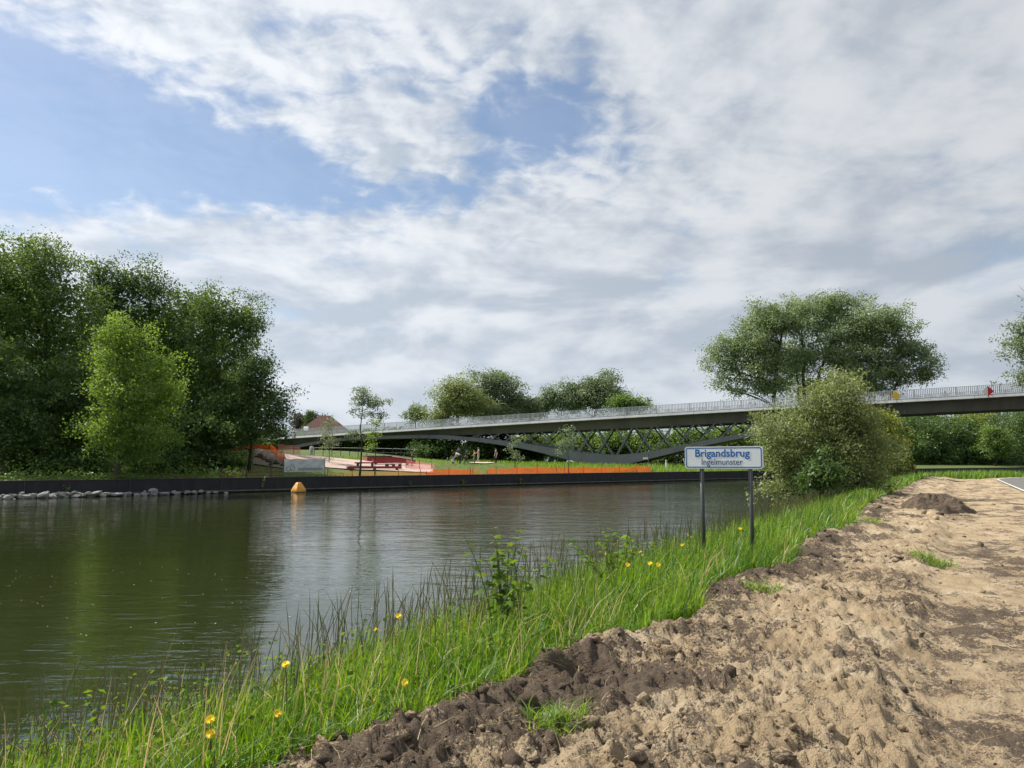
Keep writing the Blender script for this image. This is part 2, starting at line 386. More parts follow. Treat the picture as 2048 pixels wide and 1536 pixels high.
def dirt_mat():
    m, t, o = base_mat('dirt')
    b = t.nodes.new('ShaderNodeBsdfPrincipled'); lk(t, b.outputs[0], o.inputs[0]); b.inputs['Roughness'].default_value = 0.95
    b.inputs['Specular IOR Level'].default_value = 0.15
    vec = nd(t, 'ShaderNodeNewGeometry').outputs['Position']
    dk = nd(t, 'ShaderNodeAttribute', attribute_name='dark').outputs['Fac']
    gr = nd(t, 'ShaderNodeAttribute', attribute_name='turf').outputs['Fac']
    n1 = tex_noise(t, vec, 1.7, 6, 0.65); n2 = tex_noise(t, vec, 9.0, 5, 0.7); n3 = tex_noise(t, vec, 45.0, 3, 0.7)
    sandy = ramp(t, n1, [(0.30, (0.32, 0.235, 0.145)), (0.50, (0.45, 0.345, 0.22)), (0.68, (0.55, 0.45, 0.315))])
    brown = ramp(t, n2, [(0.3, (0.085, 0.064, 0.047)), (0.7, (0.17, 0.13, 0.096))])
    f = mth(t, 'ADD', dk, mth(t, 'MULTIPLY', mth(t, 'SUBTRACT', n2, 0.5), 2.0))
    f = mth(t, 'ADD', f, mth(t, 'MULTIPLY', mth(t, 'SUBTRACT', n3, 0.5), 1.9))
    f = sstep(t, f, 0.30, 0.72)
    col = mixc(t, f, sandy, brown)
    soil = mixc(t, n2, (0.035, 0.04, 0.015), (0.06, 0.055, 0.025))
    col = mixc(t, gr, col, soil)
    lk(t, col, b.inputs['Base Color'])
    bn = nd(t, 'ShaderNodeBump'); bn.inputs['Strength'].default_value = 1.0; bn.inputs['Distance'].default_value = 0.045
    hgt = mth(t, 'ADD', mth(t, 'ADD', mth(t, 'MULTIPLY', tex_noise(t, vec, 24, 6, 0.75), 1.0), mth(t, 'MULTIPLY', n3, 0.6)), mth(t, 'MULTIPLY', tex_noise(t, vec, 120, 3, 0.7), 0.3))
    lk(t, hgt, bn.inputs['Height']); lk(t, bn.outputs[0], b.inputs['Normal'])
    return m
M['dirt'] = dirt_mat()

def water_mat():
    m, t, o = base_mat('canal_water')
    b = t.nodes.new('ShaderNodeBsdfPrincipled'); lk(t, b.outputs[0], o.inputs[0])
    b.inputs['Roughness'].default_value = 0.03; b.inputs['IOR'].default_value = 1.333
    vec = nd(t, 'ShaderNodeNewGeometry').outputs['Position']
    n0 = tex_noise(t, vec, 0.08, 3, 0.5)
    lk(t, ramp(t, n0, [(0.3, (0.020, 0.027, 0.009)), (0.7, (0.027, 0.033, 0.011))]), b.inputs['Base Color'])
    mp = nd(t, 'ShaderNodeMapping'); mp.inputs['Rotation'].default_value = (0, 0, math.radians(14)); mp.inputs['Scale'].default_value = (0.38, 1.0, 1.0)
    lk(t, vec, mp.inputs[0])
    w1 = tex_noise(t, mp.outputs[0], 3.2, 3, 0.5, 0.6)
    w2 = tex_noise(t, mp.outputs[0], 9.5, 2, 0.5, 0.4)
    mp2 = nd(t, 'ShaderNodeMapping'); mp2.inputs['Rotation'].default_value = (0, 0, math.radians(-25)); mp2.inputs['Scale'].default_value = (0.5, 1.0, 1.0)
    lk(t, vec, mp2.inputs[0]); w3 = tex_noise(t, mp2.outputs[0], 1.2, 2, 0.5, 0.3)
    gust = sstep(t, tex_noise(t, vec, 0.10, 3, 0.55), 0.32, 0.62)
    sp_ = nd(t, 'ShaderNodeSeparateXYZ', i_0=vec)
    openw = mth(t, 'MULTIPLY', sstep(t, sp_.outputs[0], -24, 4), sstep(t, sp_.outputs[1], 14, 40))     # wind reaches the open reach of the canal
    amp = mth(t, 'ADD', mth(t, 'ADD', 0.42, mth(t, 'MULTIPLY', gust, 0.75)), mth(t, 'MULTIPLY', openw, 0.8))
    h = mth(t, 'ADD', mth(t, 'ADD', mth(t, 'MULTIPLY', w1, 0.013), mth(t, 'MULTIPLY', w2, 0.0045)), mth(t, 'MULTIPLY', w3, 0.020))
    h = mth(t, 'MULTIPLY', h, amp)
    bn = nd(t, 'ShaderNodeBump'); bn.inputs['Strength'].default_value = 1.0; bn.inputs['Distance'].default_value = 1.0
    lk(t, h, bn.inputs['Height']); lk(t, bn.outputs[0], b.inputs['Normal'])
    return m
M['water'] = water_mat()

# ------------------------------------------------------------------ terrain: near bank
BD = np.array([0.498, 0.867]); BN = np.array([-0.867, 0.498])     # along the bank / towards the water
edge_px = [(420, 1600), (600, 1530), (850, 1440), (960, 1385), (1050, 1345), (1180, 1300), (1300, 1272), (1385, 1240), (1380, 1205), (1480, 1155),
           (1575, 1142), (1600, 1092), (1700, 1058), (1722, 1020), (1790, 985), (1838, 962)]
es = []
for p in edge_px:
    q = G(*p, 0.70); es.append((BD[0] * q.x + BD[1] * q.y, BN[0] * q.x + BN[1] * q.y))
es.sort(); ES = np.array([e[0] for e in es]); EO = np.array([e[1] for e in es])
WATER_O = 5.2
def bank_so(x, y):
    s = BD[0] * x + BD[1] * y; o = BN[0] * x + BN[1] * y
    return s, o, o + np.clip(s - 78, 0, None) ** 2 / 85
def edge_o(s): return np.interp(s, ES, EO) + 0.12 * pn(np.asarray(s) * 1.3, np.asarray(s) * 0 + 5.5)
PIT = G(1150, 1385, 0.6); PIT2 = G(1040, 1400, 0.6)
def near_h(x, y, detail=True):
    x = np.asarray(x, float); y = np.asarray(y, float)
    s, o, oe = bank_so(x, y); e = edge_o(s)
    z = np.full_like(s, 0.60)
    bank = sm(oe, e, WATER_O + 0.3)
    z = z - 0.62 * bank - 1.6 * sm(oe, WATER_O + 0.2, WATER_O + 4)
    turf = sm(oe, e - 0.10, e + 0.12)
    if detail:
        loose = sm(o + 0.35 * pn(s * 0.5, o * 0.5 + 3), 0.15, 0.60) * (1 - turf)
        z = z + 0.11 * loose
        big = fbm(x * 0.55, y * 0.55, 3); mid = fbm(x * 2.0 + 9, y * 2.0, 3); rid = 1 - np.abs(pn(x * 3.3 + 4, y * 3.3)) * 2.2
        fin = fbm(x * 9.0, y * 9.0, 3, 0.55); lump = np.clip(pn(x * 6.0, y * 6.0 + 40), 0, 1) ** 1.3
        amp = 0.45 + 0.55 * loose
        z = z + (1 - turf) * amp * (0.07 * big + 0.06 * mid + 0.03 * rid + 0.055 * fin + 0.10 * lump + 0.045 * np.abs(fbm(x * 21, y * 21, 2)) + 0.075 * np.clip(pn(x * 13 + 7, y * 13), 0, 1))
        z = z + turf * (0.06 * mid + 0.02 * fin) * (1 - 0.6 * bank)
        # lip of thrown-up soil along the grass edge
        z = z + 0.13 * np.exp(-((oe - (e - 0.28)) / 0.25) ** 2) * (0.6 + 0.8 * pn(x * 1.4, y * 1.4))
        # caterpillar tread ridges in the compacted strip
        tr = np.exp(-((o + 0.55) / 0.33) ** 4) + np.exp(-((o + 2.0) / 0.33) ** 4)
        z = z + 0.026 * tr * np.sin(s * 2 * np.pi / 0.22) * sm(pn(s * 0.25, o * 0.4), -0.2, 0.2) - 0.02 * tr
        for P, r, dp in ((PIT, 0.15, 0.30), (PIT2, 0.26, 0.10)):
            rr = ((x - P.x) / (r * 1.1)) ** 2 + ((y - P.y) / r) ** 2
            z = z - dp * np.exp(-rr ** 1.5)
    return z
def near_dark(x, y):
    s, o, oe = bank_so(x, y); e = edge_o(s)
    d = 0.38 + 0.80 * fbm(x * 0.8 + 30, y * 0.8, 4, 0.6) + 0.55 * fbm(x * 3, y * 3 + 8, 3, 0.6)
    d = d + 0.36 * np.exp(-((oe - (e - 0.3)) / 0.40) ** 2)
    for px, py, rx, ry, a in ((780, 1500, 1.0, 0.8, 0.35), (1000, 1420, 0.5, 0.35, 0.35), (1420, 1430, 0.9, 0.35, 0.45), (1950, 1480, 0.8, 0.5, 0.25),
                              (1900, 1330, 0.8, 0.5, 0.12), (1700, 1130, 1.6, 0.9, 0.25), (1840, 1200, 0.5, 1.6, 0.35), (1150, 1385, 0.35, 0.3, 0.4),
                              (1300, 1450, 0.6, 0.4, -0.25), (1750, 1400, 1.2, 0.7, -0.25), (1850, 1060, 3, 1.5, -0.35), (1600, 1290, 1.0, 0.6, -0.3),
                              (1960, 1180, 0.7, 2.0, -0.25), (1760, 1150, 0.9, 0.4, -0.35), (1120, 1330, 0.6, 0.3, -0.3)):
        P = G(px, py, 0.6)
        d = d + a * np.exp(-((x - P.x) / rx) ** 2 - ((y - P.y) / ry) ** 2)
    return d

azs = np.unique(np.concatenate([np.linspace(-180, -44, 40), np.linspace(-44, 44, 500), np.linspace(44, 180, 40)]))[:-1] * math.pi / 180
rs = np.concatenate([[0.02, 0.6, 1.2, 1.8], np.geomspace(2.2, 130, 520), np.geomspace(150, 420, 8)])
A, R = np.meshgrid(azs, rs)
X = R * np.sin(A); Y = R * np.cos(A)
Z = near_h(X, Y)
s_, o_, oe_ = bank_so(X, Y)
turf = sm(oe_, edge_o(s_) - 0.10, edge_o(s_) + 0.15)
turf = np.maximum(turf, sm(-o_, 7.6, 8.4))
nA = len(azs); nR = len(rs)
idx = np.arange(nA * nR).reshape(nR, nA)
a = idx[:-1, :]; b = np.roll(idx, -1, axis=1)[:-1, :]; c = np.roll(idx, -1, axis=1)[1:, :]; d = idx[1:, :]
faces = np.stack([a, d, c, b], -1).reshape(-1, 4)
me = mesh_np('ground', np.stack([X, Y, Z], -1).reshape(-1, 3), faces[:, ::-1], [M['dirt']], True,
             {'dark': ('POINT', near_dark(X, Y).ravel()), 'turf': ('POINT', turf.ravel())})
link('ground', me, kind='structure')

# ---- asphalt road on the right with its white edge line
def strip_mesh(name, o0, o1, s0, s1, lift, mat, n=90, no=8, th=None):
    ss = np.linspace(s0, s1, n); oo = np.linspace(o0, o1, no)
    S, O = np.meshgrid(ss, oo, indexing='ij')
    bend = np.clip(S - 78, 0, None) ** 2 / 85
    O2 = O - bend
    x = S * BD[0] + O2 * BN[0]; y = S * BD[1] + O2 * BN[1]
    z = np.full_like(x, 0.60 + lift) - 0.0
    idx = np.arange(n * no).reshape(n, no)
    q = np.stack([idx[:-1, :-1], idx[1:, :-1], idx[1:, 1:], idx[:-1, 1:]], -1).reshape(-1, 4)
    return mesh_np(name, np.stack([x, y, z], -1).reshape(-1, 3), q, [mat])
road = link('road', strip_mesh('road', -2.95, -7.2, -25, 130, 0.075, M['asphalt']), kind='structure')
link('edge_line', strip_mesh('edge_line', -3.0, -3.14, -25, 130, 0.080, M['road_white'], 200, 2), road)

# ---- canal water
wv = np.array([(-900, -300, 0), (900, -300, 0), (900, 1200, 0), (-900, 1200, 0)], float)
link('canal_water', mesh_np('canal_water', wv, np.array([[0, 1, 2, 3]]), [M['water']]), kind='structure')

# ------------------------------------------------------------------ terrain: far bank
W0 = G(600, 982, 0); W1 = G(1370, 962, 0)
WD = np.array([W1.x - W0.x, W1.y - W0.y]); WD /= np.linalg.norm(WD); WN = np.array([-WD[1], WD[0]])
WTOP = 1.08
def wall_td(x, y): return (x - W0.x) * WD[0] + (y - W0.y) * WD[1], (x - W0.x) * WN[0] + (y - W0.y) * WN[1]
def wp(t, d, z=0.0): return Vector((W0.x + WD[0] * t + WN[0] * d, W0.y + WD[1] * t + WN[1] * d, z))
def wall_px(px):
    """t along the wall front where column px crosses it"""
    u = (px - 1024) / F
    den = WD[0] - u * CT * 0 - u * WD[1]
    return (u * W0.y - W0.x) / den
BUMPS = [(at(505, 930, 71), 1.25, 4.2, 4.0), (at(520, 930, 80), 0.9, 9, 6), (at(680, 920, 112), 0.75, 24, 14), (at(560, 920, 120), 1.2, 20, 20), (at(985, 925, 84), 0.12, 5, 4)]
def far_h(x, y):
    x = np.asarray(x, float); y = np.asarray(y, float)
    t, d = wall_td(x, y)
    lo = np.interp(d, [0, 3, 12, 25, 60, 200, 900], [1.02, 1.08, 1.45, 1.65, 1.75, 2.2, 3.0])
    hi = np.interp(d, [0, 2, 11, 14, 20, 40, 100, 900], [1.02, 1.06, 1.80, 2.02, 2.12, 2.25, 2.5, 3.0])
    wood = np.interp(d, [0, 3, 12, 30, 900], [1.02, 1.12, 1.35, 1.7, 3.0])
    k1 = sm(t, 30, 38); k0 = sm(t, -16, -6)
    z = (hi * (1 - k1) + lo * k1) * k0 + wood * (1 - k0)
    for c, h, rx, ry in BUMPS:
        z = z + h * np.exp(-((x - c.x) / rx) ** 2 - ((y - c.y) / ry) ** 2) * sm(d, 1.0, 4.0)
    return z
tt = np.concatenate([np.linspace(-420, -60, 20), np.linspace(-58, 140, 190), np.linspace(150, 900, 30)])
dd = np.concatenate([[0.28, 0.6], np.linspace(1.0, 30, 60), np.geomspace(31, 1500, 40)])
T, D = np.meshgrid(tt, dd, indexing='ij')
X = W0.x + WD[0] * T + WN[0] * D; Y = W0.y + WD[1] * T + WN[1] * D
Z = far_h(X, Y) + np.where(D > 1, 0.05 * fbm(X * 0.5, Y * 0.5, 3), 0)
idx = np.arange(T.size).reshape(T.shape)
q = np.stack([idx[:-1, :-1], idx[1:, :-1], idx[1:, 1:], idx[:-1, 1:]], -1).reshape(-1, 4)
link('far_bank_ground', mesh_np('far_bank_ground', np.stack([X, Y, Z], -1).reshape(-1, 3), q, [M['lawn']], True), kind='structure')
def fz(x, y): return float(far_h(x, y))
def far_at(px, Y):
    x = (px - 1024) / F * Y / (CT - 0 * ST)      # refined below for pitch
    for _ in range(3):
        z = fz(x, Y)
        # project and correct column
        dx_ = x; dyc = Y * CT + (z - EYE) * ST
        cur = 1024 + F * dx_ / dyc
        x += (px - cur) / F * dyc
    return Vector((x, Y, fz(x, Y)))

def sheet_on_far(name, pts_px, mat, lift=0.03, sub=14, **kw):
    """a quad patch laid over the far bank; corners given as (px, depth)"""
    P = [far_at(*p) for p in pts_px]; vs = []; n = sub
    for i in range(n + 1):
        for j in range(n + 1):
            u, v = i / n, j / n
            p = P[0] * (1 - u) * (1 - v) + P[1] * u * (1 - v) + P[2] * u * v + P[3] * (1 - u) * v
            vs.append((p.x, p.y, fz(p.x, p.y) + lift + 0.06))
    q = [[i * (n + 1) + j, (i + 1) * (n + 1) + j, (i + 1) * (n + 1) + j + 1, i * (n + 1) + j + 1] for i in range(n) for j in range(n)]
    return link(name, mesh_np(name, np.array(vs), np.array(q), [mat], True), **kw)
sheet_on_far('paving', [(572, 69), (868, 71), (862, 80), (560, 82)], M['paving'], 0.03, kind='structure')
sheet_on_far('paving', [(936, 86), (972, 86), (990, 89), (950, 89.5)], M['plank'], 0.05, sub=6, kind='structure')

M['mound_soil'] = surf('mound_soil', (0.22, 0.175, 0.12), (0.15, 0.12, 0.085), 0.9, 0.95, 0.5, 6, world_co=True)
sheet_on_far('mound_path', [(505, 66.5), (578, 66), (574, 72), (512, 73)], M['mound_soil'], 0.02, kind='structure')
# ------------------------------------------------------------------ quay wall
tA, tB, PW = -150.0, 330.0, 6.0
qw = thing('quay_wall', 'long dark blue-black steel quay wall along the far side of the canal', 'wall', wp(0, 0, 0), math.atan2(WD[1], WD[0]))
pm = MB().box((PW / 2, 0.15, 0.28), (PW - 0.03, 0.30, 1.50)).mesh('panel', M['wall_panel'])
rib = MB().box((0, -0.012, 0.30), (0.05, 0.05, 1.44)).mesh('joint_strip', M['wall_cap'])
k = 0; t = tA
while t < tB:
    link('panel', pm, qw, (t, 0.004 * math.sin(k * 2.3), -0.003 * (k % 3)))
    if -60 < t < 130: link('joint_strip', rib, qw, (t, 0.0, 0.0))
    t += PW; k += 1
MB().box(((tA + tB) / 2, 0.20, 1.055), (tB - tA, 0.46, 0.055)).build('cap', M['wall_cap'], qw)
MB().box(((tA + tB) / 2, -0.06, 0.155), (tB - tA, 0.20, 0.085)).build('waler', M['waler'], qw)

# ------------------------------------------------------------------ vegetation builders
def leaf_cards(P, L, W, tint, up=0.55, droop=0.0, r=None, wind=0.0):
    """rhombic leaves: P (N,3) stalk ends"""
    r = r or rng; n = len(P)
    nrm = r.normal(size=(n, 3)); nrm[:, 2] = np.abs(nrm[:, 2]) + up; nrm /= np.linalg.norm(nrm, axis=1, keepdims=True)
    a = r.normal(size=(n, 3)); a[:, 2] -= droop
    a -= nrm * np.sum(a * nrm, axis=1, keepdims=True); a /= np.linalg.norm(a, axis=1, keepdims=True) + 1e-9
    sd = np.cross(nrm, a)
    L = np.broadcast_to(L, (n,))[:, None]; W = np.broadcast_to(W, (n,))[:, None]
    v0 = P; v2 = P + a * L; mid = P + a * L * 0.5 + nrm * L * 0.08
    V = np.stack([v0, mid + sd * W * 0.5, v2, mid - sd * W * 0.5], 1).reshape(-1, 3)
    Fq = np.arange(4 * n).reshape(n, 4)
    return V, Fq, tint
def crown_points(lobes, n_clump, per, clump_r, r, shell=0.55, flat=0.75, fill=1.0):
    w = np.array([l[6] if len(l) > 6 else (l[3] * l[4] * l[5]) ** 0.667 for l in lobes]); w = w / w.sum()
    which = r.choice(len(lobes), n_clump, p=w); which[:2 * len(lobes)] = np.tile(np.arange(len(lobes)), 2)[:n_clump]
    L = np.array([l[:6] for l in lobes])[which]
    dirs = r.normal(size=(n_clump, 3)); dirs /= np.linalg.norm(dirs, axis=1, keepdims=True)
    rad = np.where(r.random(n_clump) < shell, 0.78 + 0.26 * r.random(n_clump), r.random(n_clump) ** 0.5 * 0.85)
    C = L[:, :3] + dirs * rad[:, None] * L[:, 3:6]
    nb = max(2 * len(lobes), n_clump // 6)
    bi = r.integers(0, nb, n_clump)
    C = C[:nb][bi] + np.clip(r.normal(size=(n_clump, 3)), -1.5, 1.5) * clump_r * np.array([1.0, 1.0, 0.55])
    ct = r.normal(0, 0.10, nb)[bi] + r.normal(0, 0.10, n_clump)
    sz = clump_r * r.uniform(0.55, 1.35, n_clump)
    P = np.repeat(C, per, 0) + np.clip(r.normal(size=(n_clump * per, 3)), -1.7, 1.7) * np.repeat(sz, per)[:, None] * np.array([0.58, 0.58, 0.58 * flat])
    tint = np.clip(0.5 + np.repeat(ct, per) + r.normal(0, 0.16, n_clump * per), 0, 1)
    return C, P, tint
def bez(a, b, c, n):
    return [a * (1 - t) ** 2 + b * 2 * t * (1 - t) + c * t * t for t in [i / n for i in range(n + 1)]]
def tree_parts(lobes, trunk_base, trunk_pts, tr, n_clump, per, clump_r, leaf, mat, bark, seed, limbs=16, twigs=60, shell=0.55, flat=0.75, droop=0.0, aspect=0.55, up=0.25, name_leaf='crown', inner=0.07):
    """all coordinates local to the tree's base. trunk_pts: list of stems, each a list of Vectors"""
    r = np.random.default_rng(seed); rr = random.Random(seed)
    C, P, tint = crown_points(lobes, n_clump, per, clump_r, r, shell, flat)
    lf = leaf * r.uniform(0.65, 1.35, len(P))
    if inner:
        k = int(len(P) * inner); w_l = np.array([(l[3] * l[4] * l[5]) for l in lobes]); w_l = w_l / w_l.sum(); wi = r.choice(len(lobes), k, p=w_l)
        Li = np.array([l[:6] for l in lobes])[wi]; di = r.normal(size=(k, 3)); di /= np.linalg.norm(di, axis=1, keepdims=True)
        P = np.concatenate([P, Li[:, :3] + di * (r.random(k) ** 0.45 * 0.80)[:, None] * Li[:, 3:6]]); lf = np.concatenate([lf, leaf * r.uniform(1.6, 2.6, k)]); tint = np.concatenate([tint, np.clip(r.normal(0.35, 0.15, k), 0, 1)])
    V, Fq, tn = leaf_cards(P, lf, lf * aspect, tint, up, droop, r)
    crown = mesh_np(name_leaf, V, Fq, [mat], False, {'tint': ('FACE', tn)})
    mb = MB(); nodes = []
    for st in trunk_pts:
        st = [Vector(p) for p in st]; m = len(st)
        rad = [tr * (1.25 if i == 0 else 1.0) * (1 - 0.78 * i / (m - 1)) for i in range(m)]
        mb.tube(st, rad, 8)
        for i in range(1, m): nodes.append((st[i], rad[i]))
        for i in range(1, m - 1): nodes.append(((st[i] + st[i + 1]) / 2, (rad[i] + rad[i + 1]) / 2))
    lobe_c = [Vector(l[:3]) for l in lobes]
    zmax = max(l[2] for l in lobes)
    ends = []
    pick = rr.sample(range(len(C)), min(limbs, len(C)))
    tg = lobe_c + [Vector(C[i]) for i in pick]
    for g in tg:
        best = min(nodes, key=lambda nn: (nn[0] - g).length + max(0, nn[0].z - g.z + 0.25 * (g - nn[0]).xy.length) * 2.0)
        a0, r0 = best; dist = (g - a0).length
        if dist < 0.3: continue
        ctrl = a0 + (g - a0) * 0.45 + Vector((rr.uniform(-.1, .1), rr.uniform(-.1, .1), 0.12)) * dist
        pts = bez(a0, ctrl, g, 5); r1 = min(r0 * 0.6, 0.03 + 0.018 * dist)
        mb.tube(pts, [r1 * (1 - 0.82 * i / 5) for i in range(6)], 5, False)
        for i in (2, 3, 4, 5): ends.append((pts[i], r1 * (1 - 0.82 * i / 5)))
    allp = ends + nodes
    if allp:
        AP = np.array([tuple(p[0]) for p in allp])
        for i in rr.sample(range(len(C)), min(twigs, len(C))):
            g = Vector(C[i]); dd_ = np.linalg.norm(AP - np.array(g), axis=1) + np.maximum(0, AP[:, 2] - g.z) * 0.7
            j = int(dd_.argmin()); a0, r0 = allp[j]
            mid = (a0 + g) / 2 + Vector((rr.uniform(-.15, .15), rr.uniform(-.15, .15), rr.uniform(0, .2))) * (g - a0).length * 0.5
            q = max(0.012, min(r0 * 0.6, 0.03)); mb.tube([a0, mid, g], [q, q * 0.7, q * 0.3], 4, False)
    trunk = mb.mesh('trunk', bark, True)
    return trunk, crown
def tree_px(name, label, trunk_px, depth, lobes_px, tr, n_clump, per, clump_r, leaf, mat, seed, bark='bark', group=None, base=None, lean_px=None, cat='tree', stems=1, depth_k=0.9, far=True, **kw):
    B = base if base is not None else far_at(trunk_px, depth)
    lob = []
    for l in lobes_px:
        px, py, rx, ry = l[:4]; dyo = l[4] if len(l) > 4 else 0.0
        Yd = depth + dyo; c = at(px, py, Yd) - B; k = Yd / F
        lob.append((c.x, c.y, c.z, rx * k, rx * k * depth_k, ry * k))
    zt = max(l[2] for l in lob); top = [l for l in lob if l[2] == zt][0]
    stemsP = []
    rr = random.Random(seed + 5)
    for si in range(stems):
        tgt = Vector(top[:3]) if stems == 1 else Vector(lob[(si * 2) % len(lob)][:3])
        m = 6; pts = []
        for i in range(m):
            f = i / (m - 1)
            p = Vector((tgt.x * f ** 1.6, tgt.y * f ** 1.6, tgt.z * f))
            p += Vector((rr.uniform(-1, 1), rr.uniform(-1, 1), 0)) * 0.035 * tgt.z * (f * (1 - f)) * 2
            if stems > 1: p += Vector((math.cos(si * 2.4), math.sin(si * 2.4), 0)) * 0.12
            pts.append(p)
        pts[0].z = -0.25
        stemsP.append(pts)
    trunk, crown = tree_parts(lob, B, stemsP, tr, n_clump, per, clump_r, leaf, M[mat], M[bark], seed, **kw)
    t = thing(name, label, cat, B, 0, group)
    link('trunk', trunk, t); link('crown', crown, t)
    return t

ORD0 = ['first', 'second', 'third', 'fourth', 'fifth', 'sixth', 'seventh', 'eighth']
# ------------------------------------------------------------------ left wood on the far bank
WG = 'trees of the wood on the far bank'
tree_px('oak_tree', 'tallest broad oak at the left edge of the wood, olive green crown', 92, 62,
        [(30, 540, 105, 80), (120, 600, 85, 75), (40, 650, 110, 90), (140, 690, 75, 80), (90, 500, 40, 28), (-60, 580, 110, 110), (95, 780, 95, 70)],
        0.38, 900, 46, 0.85, 0.22, 'leaf_oak', 11, group=WG, limbs=26, twigs=120)
tree_px('oak_tree', 'dark green oak rising behind the bright young maple', 268, 67,
        [(275, 570, 55, 48), (225, 610, 45, 55), (305, 630, 45, 60), (260, 690, 80, 80), (195, 550, 22, 36), (330, 720, 55, 70)],
        0.32, 600, 46, 0.85, 0.22, 'leaf_dark', 12, group=WG, limbs=22, twigs=110)
tree_px('maple_tree', 'bright yellow-green young maple standing at the front of the wood', 234, 52.5,
        [(252, 680, 45, 42), (305, 720, 52, 50), (225, 740, 50, 55), (255, 790, 88, 65), (315, 800, 50, 55), (230, 860, 55, 42), (300, 870, 55, 40), (265, 898, 50, 20)],
        0.19, 540, 46, 0.60, 0.17, 'leaf_bright', 13, bark='bark_pale', group=WG, limbs=20, twigs=90)
tree_px('poplar_tree', 'tall upright green tree at the right of the wood', 438, 66,
        [(425, 615, 42, 45), (400, 670, 50, 65), (465, 640, 42, 52), (488, 700, 38, 80), (440, 770, 78, 70), (395, 770, 50, 80), (500, 640, 18, 40)],
        0.26, 580, 46, 0.75, 0.20, 'leaf_oak', 14, group=WG, limbs=24, twigs=110, bark='bark_pale')
tree_px('ash_tree', 'low spreading ash at the right end of the wood reaching over the bridge', 497, 63,
        [(505, 770, 55, 48), (548, 800, 40, 46), (485, 845, 65, 40), (552, 862, 34, 28), (525, 735, 30, 30), (450, 830, 50, 45)],
        0.15, 440, 44, 0.62, 0.18, 'leaf_dark', 15, group=WG, limbs=20, twigs=100)
tree_px('oak_tree', 'dark slim tree filling the gap right of the bright maple', 362, 73,
        [(370, 625, 42, 52), (350, 700, 55, 80), (385, 790, 60, 80), (340, 640, 30, 40)],
        0.24, 380, 30, 0.85, 0.29, 'leaf_dark', 16, group=WG)
tree_px('willow_tree', 'dark blue-green drooping tree at the lower left edge of the photo', 12, 54,
        [(15, 750, 55, 62), (30, 830, 55, 60), (-50, 720, 80, 90), (20, 890, 50, 36), (-60, 850, 80, 70)],
        0.24, 430, 34, 0.7, 0.22, 'leaf_dark', 17, group=WG, droop=0.8)
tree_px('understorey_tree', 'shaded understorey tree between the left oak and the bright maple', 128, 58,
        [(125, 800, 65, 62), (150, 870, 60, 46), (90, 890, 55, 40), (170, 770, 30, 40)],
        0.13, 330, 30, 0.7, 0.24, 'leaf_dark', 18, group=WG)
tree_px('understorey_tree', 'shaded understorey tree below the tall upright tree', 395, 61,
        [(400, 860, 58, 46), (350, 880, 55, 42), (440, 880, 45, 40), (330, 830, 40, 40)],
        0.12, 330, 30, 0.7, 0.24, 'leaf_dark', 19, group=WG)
# the dark wood behind: shared meshes
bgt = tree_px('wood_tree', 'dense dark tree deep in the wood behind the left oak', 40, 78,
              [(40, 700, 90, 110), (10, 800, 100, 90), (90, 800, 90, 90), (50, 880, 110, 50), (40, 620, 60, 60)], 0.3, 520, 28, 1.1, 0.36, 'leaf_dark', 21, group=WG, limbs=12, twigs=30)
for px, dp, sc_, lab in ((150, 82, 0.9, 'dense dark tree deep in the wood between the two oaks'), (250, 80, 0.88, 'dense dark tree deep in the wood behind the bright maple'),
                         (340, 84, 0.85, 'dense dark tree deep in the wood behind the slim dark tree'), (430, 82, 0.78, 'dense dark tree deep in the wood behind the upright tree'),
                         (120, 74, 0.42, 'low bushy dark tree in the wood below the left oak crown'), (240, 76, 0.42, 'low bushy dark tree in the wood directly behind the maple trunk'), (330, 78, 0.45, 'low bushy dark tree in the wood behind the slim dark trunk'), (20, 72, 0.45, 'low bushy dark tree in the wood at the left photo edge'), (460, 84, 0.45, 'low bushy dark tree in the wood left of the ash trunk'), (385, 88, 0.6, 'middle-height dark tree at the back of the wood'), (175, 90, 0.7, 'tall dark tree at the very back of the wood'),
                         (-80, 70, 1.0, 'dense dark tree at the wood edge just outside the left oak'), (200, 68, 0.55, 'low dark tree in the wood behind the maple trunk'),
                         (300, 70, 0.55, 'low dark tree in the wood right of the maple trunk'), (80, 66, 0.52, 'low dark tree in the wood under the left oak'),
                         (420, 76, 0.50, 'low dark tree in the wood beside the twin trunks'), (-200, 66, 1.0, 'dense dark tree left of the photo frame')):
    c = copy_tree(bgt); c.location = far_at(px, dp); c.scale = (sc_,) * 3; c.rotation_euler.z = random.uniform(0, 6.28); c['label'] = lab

# ---- saplings in front of the bridge
SG = 'young trees along the far quay'
tree_px('young_tree', 'airy young tree with forked stems rising above the bridge rail', 719, 63,
        [(728, 790, 24, 20), (750, 805, 22, 18), (712, 815, 18, 18), (760, 825, 14, 16), (730, 822, 26, 16), (705, 866, 10, 13), (745, 800, 30, 26)],
        0.085, 130, 24, 0.34, 0.15, 'leaf_willow', 31, group=SG, limbs=18, twigs=70, shell=0.8, inner=0)
tree_px('young_tree', 'thin sapling just right of the airy young tree', 749, 64,
        [(746, 872, 13, 12), (752, 850, 8, 10), (742, 888, 10, 8)], 0.035, 45, 16, 0.28, 0.15, 'leaf_bright', 32, group=SG, inner=0, limbs=6, twigs=16)
tree_px('young_tree', 'small feathery sapling right of the white banner', 658, 74,
        [(656, 868, 14, 16), (660, 892, 16, 18), (658, 845, 5, 12)], 0.04, 75, 16, 0.35, 0.16, 'leaf_willow', 33, group=SG, inner=0, limbs=8, twigs=22)
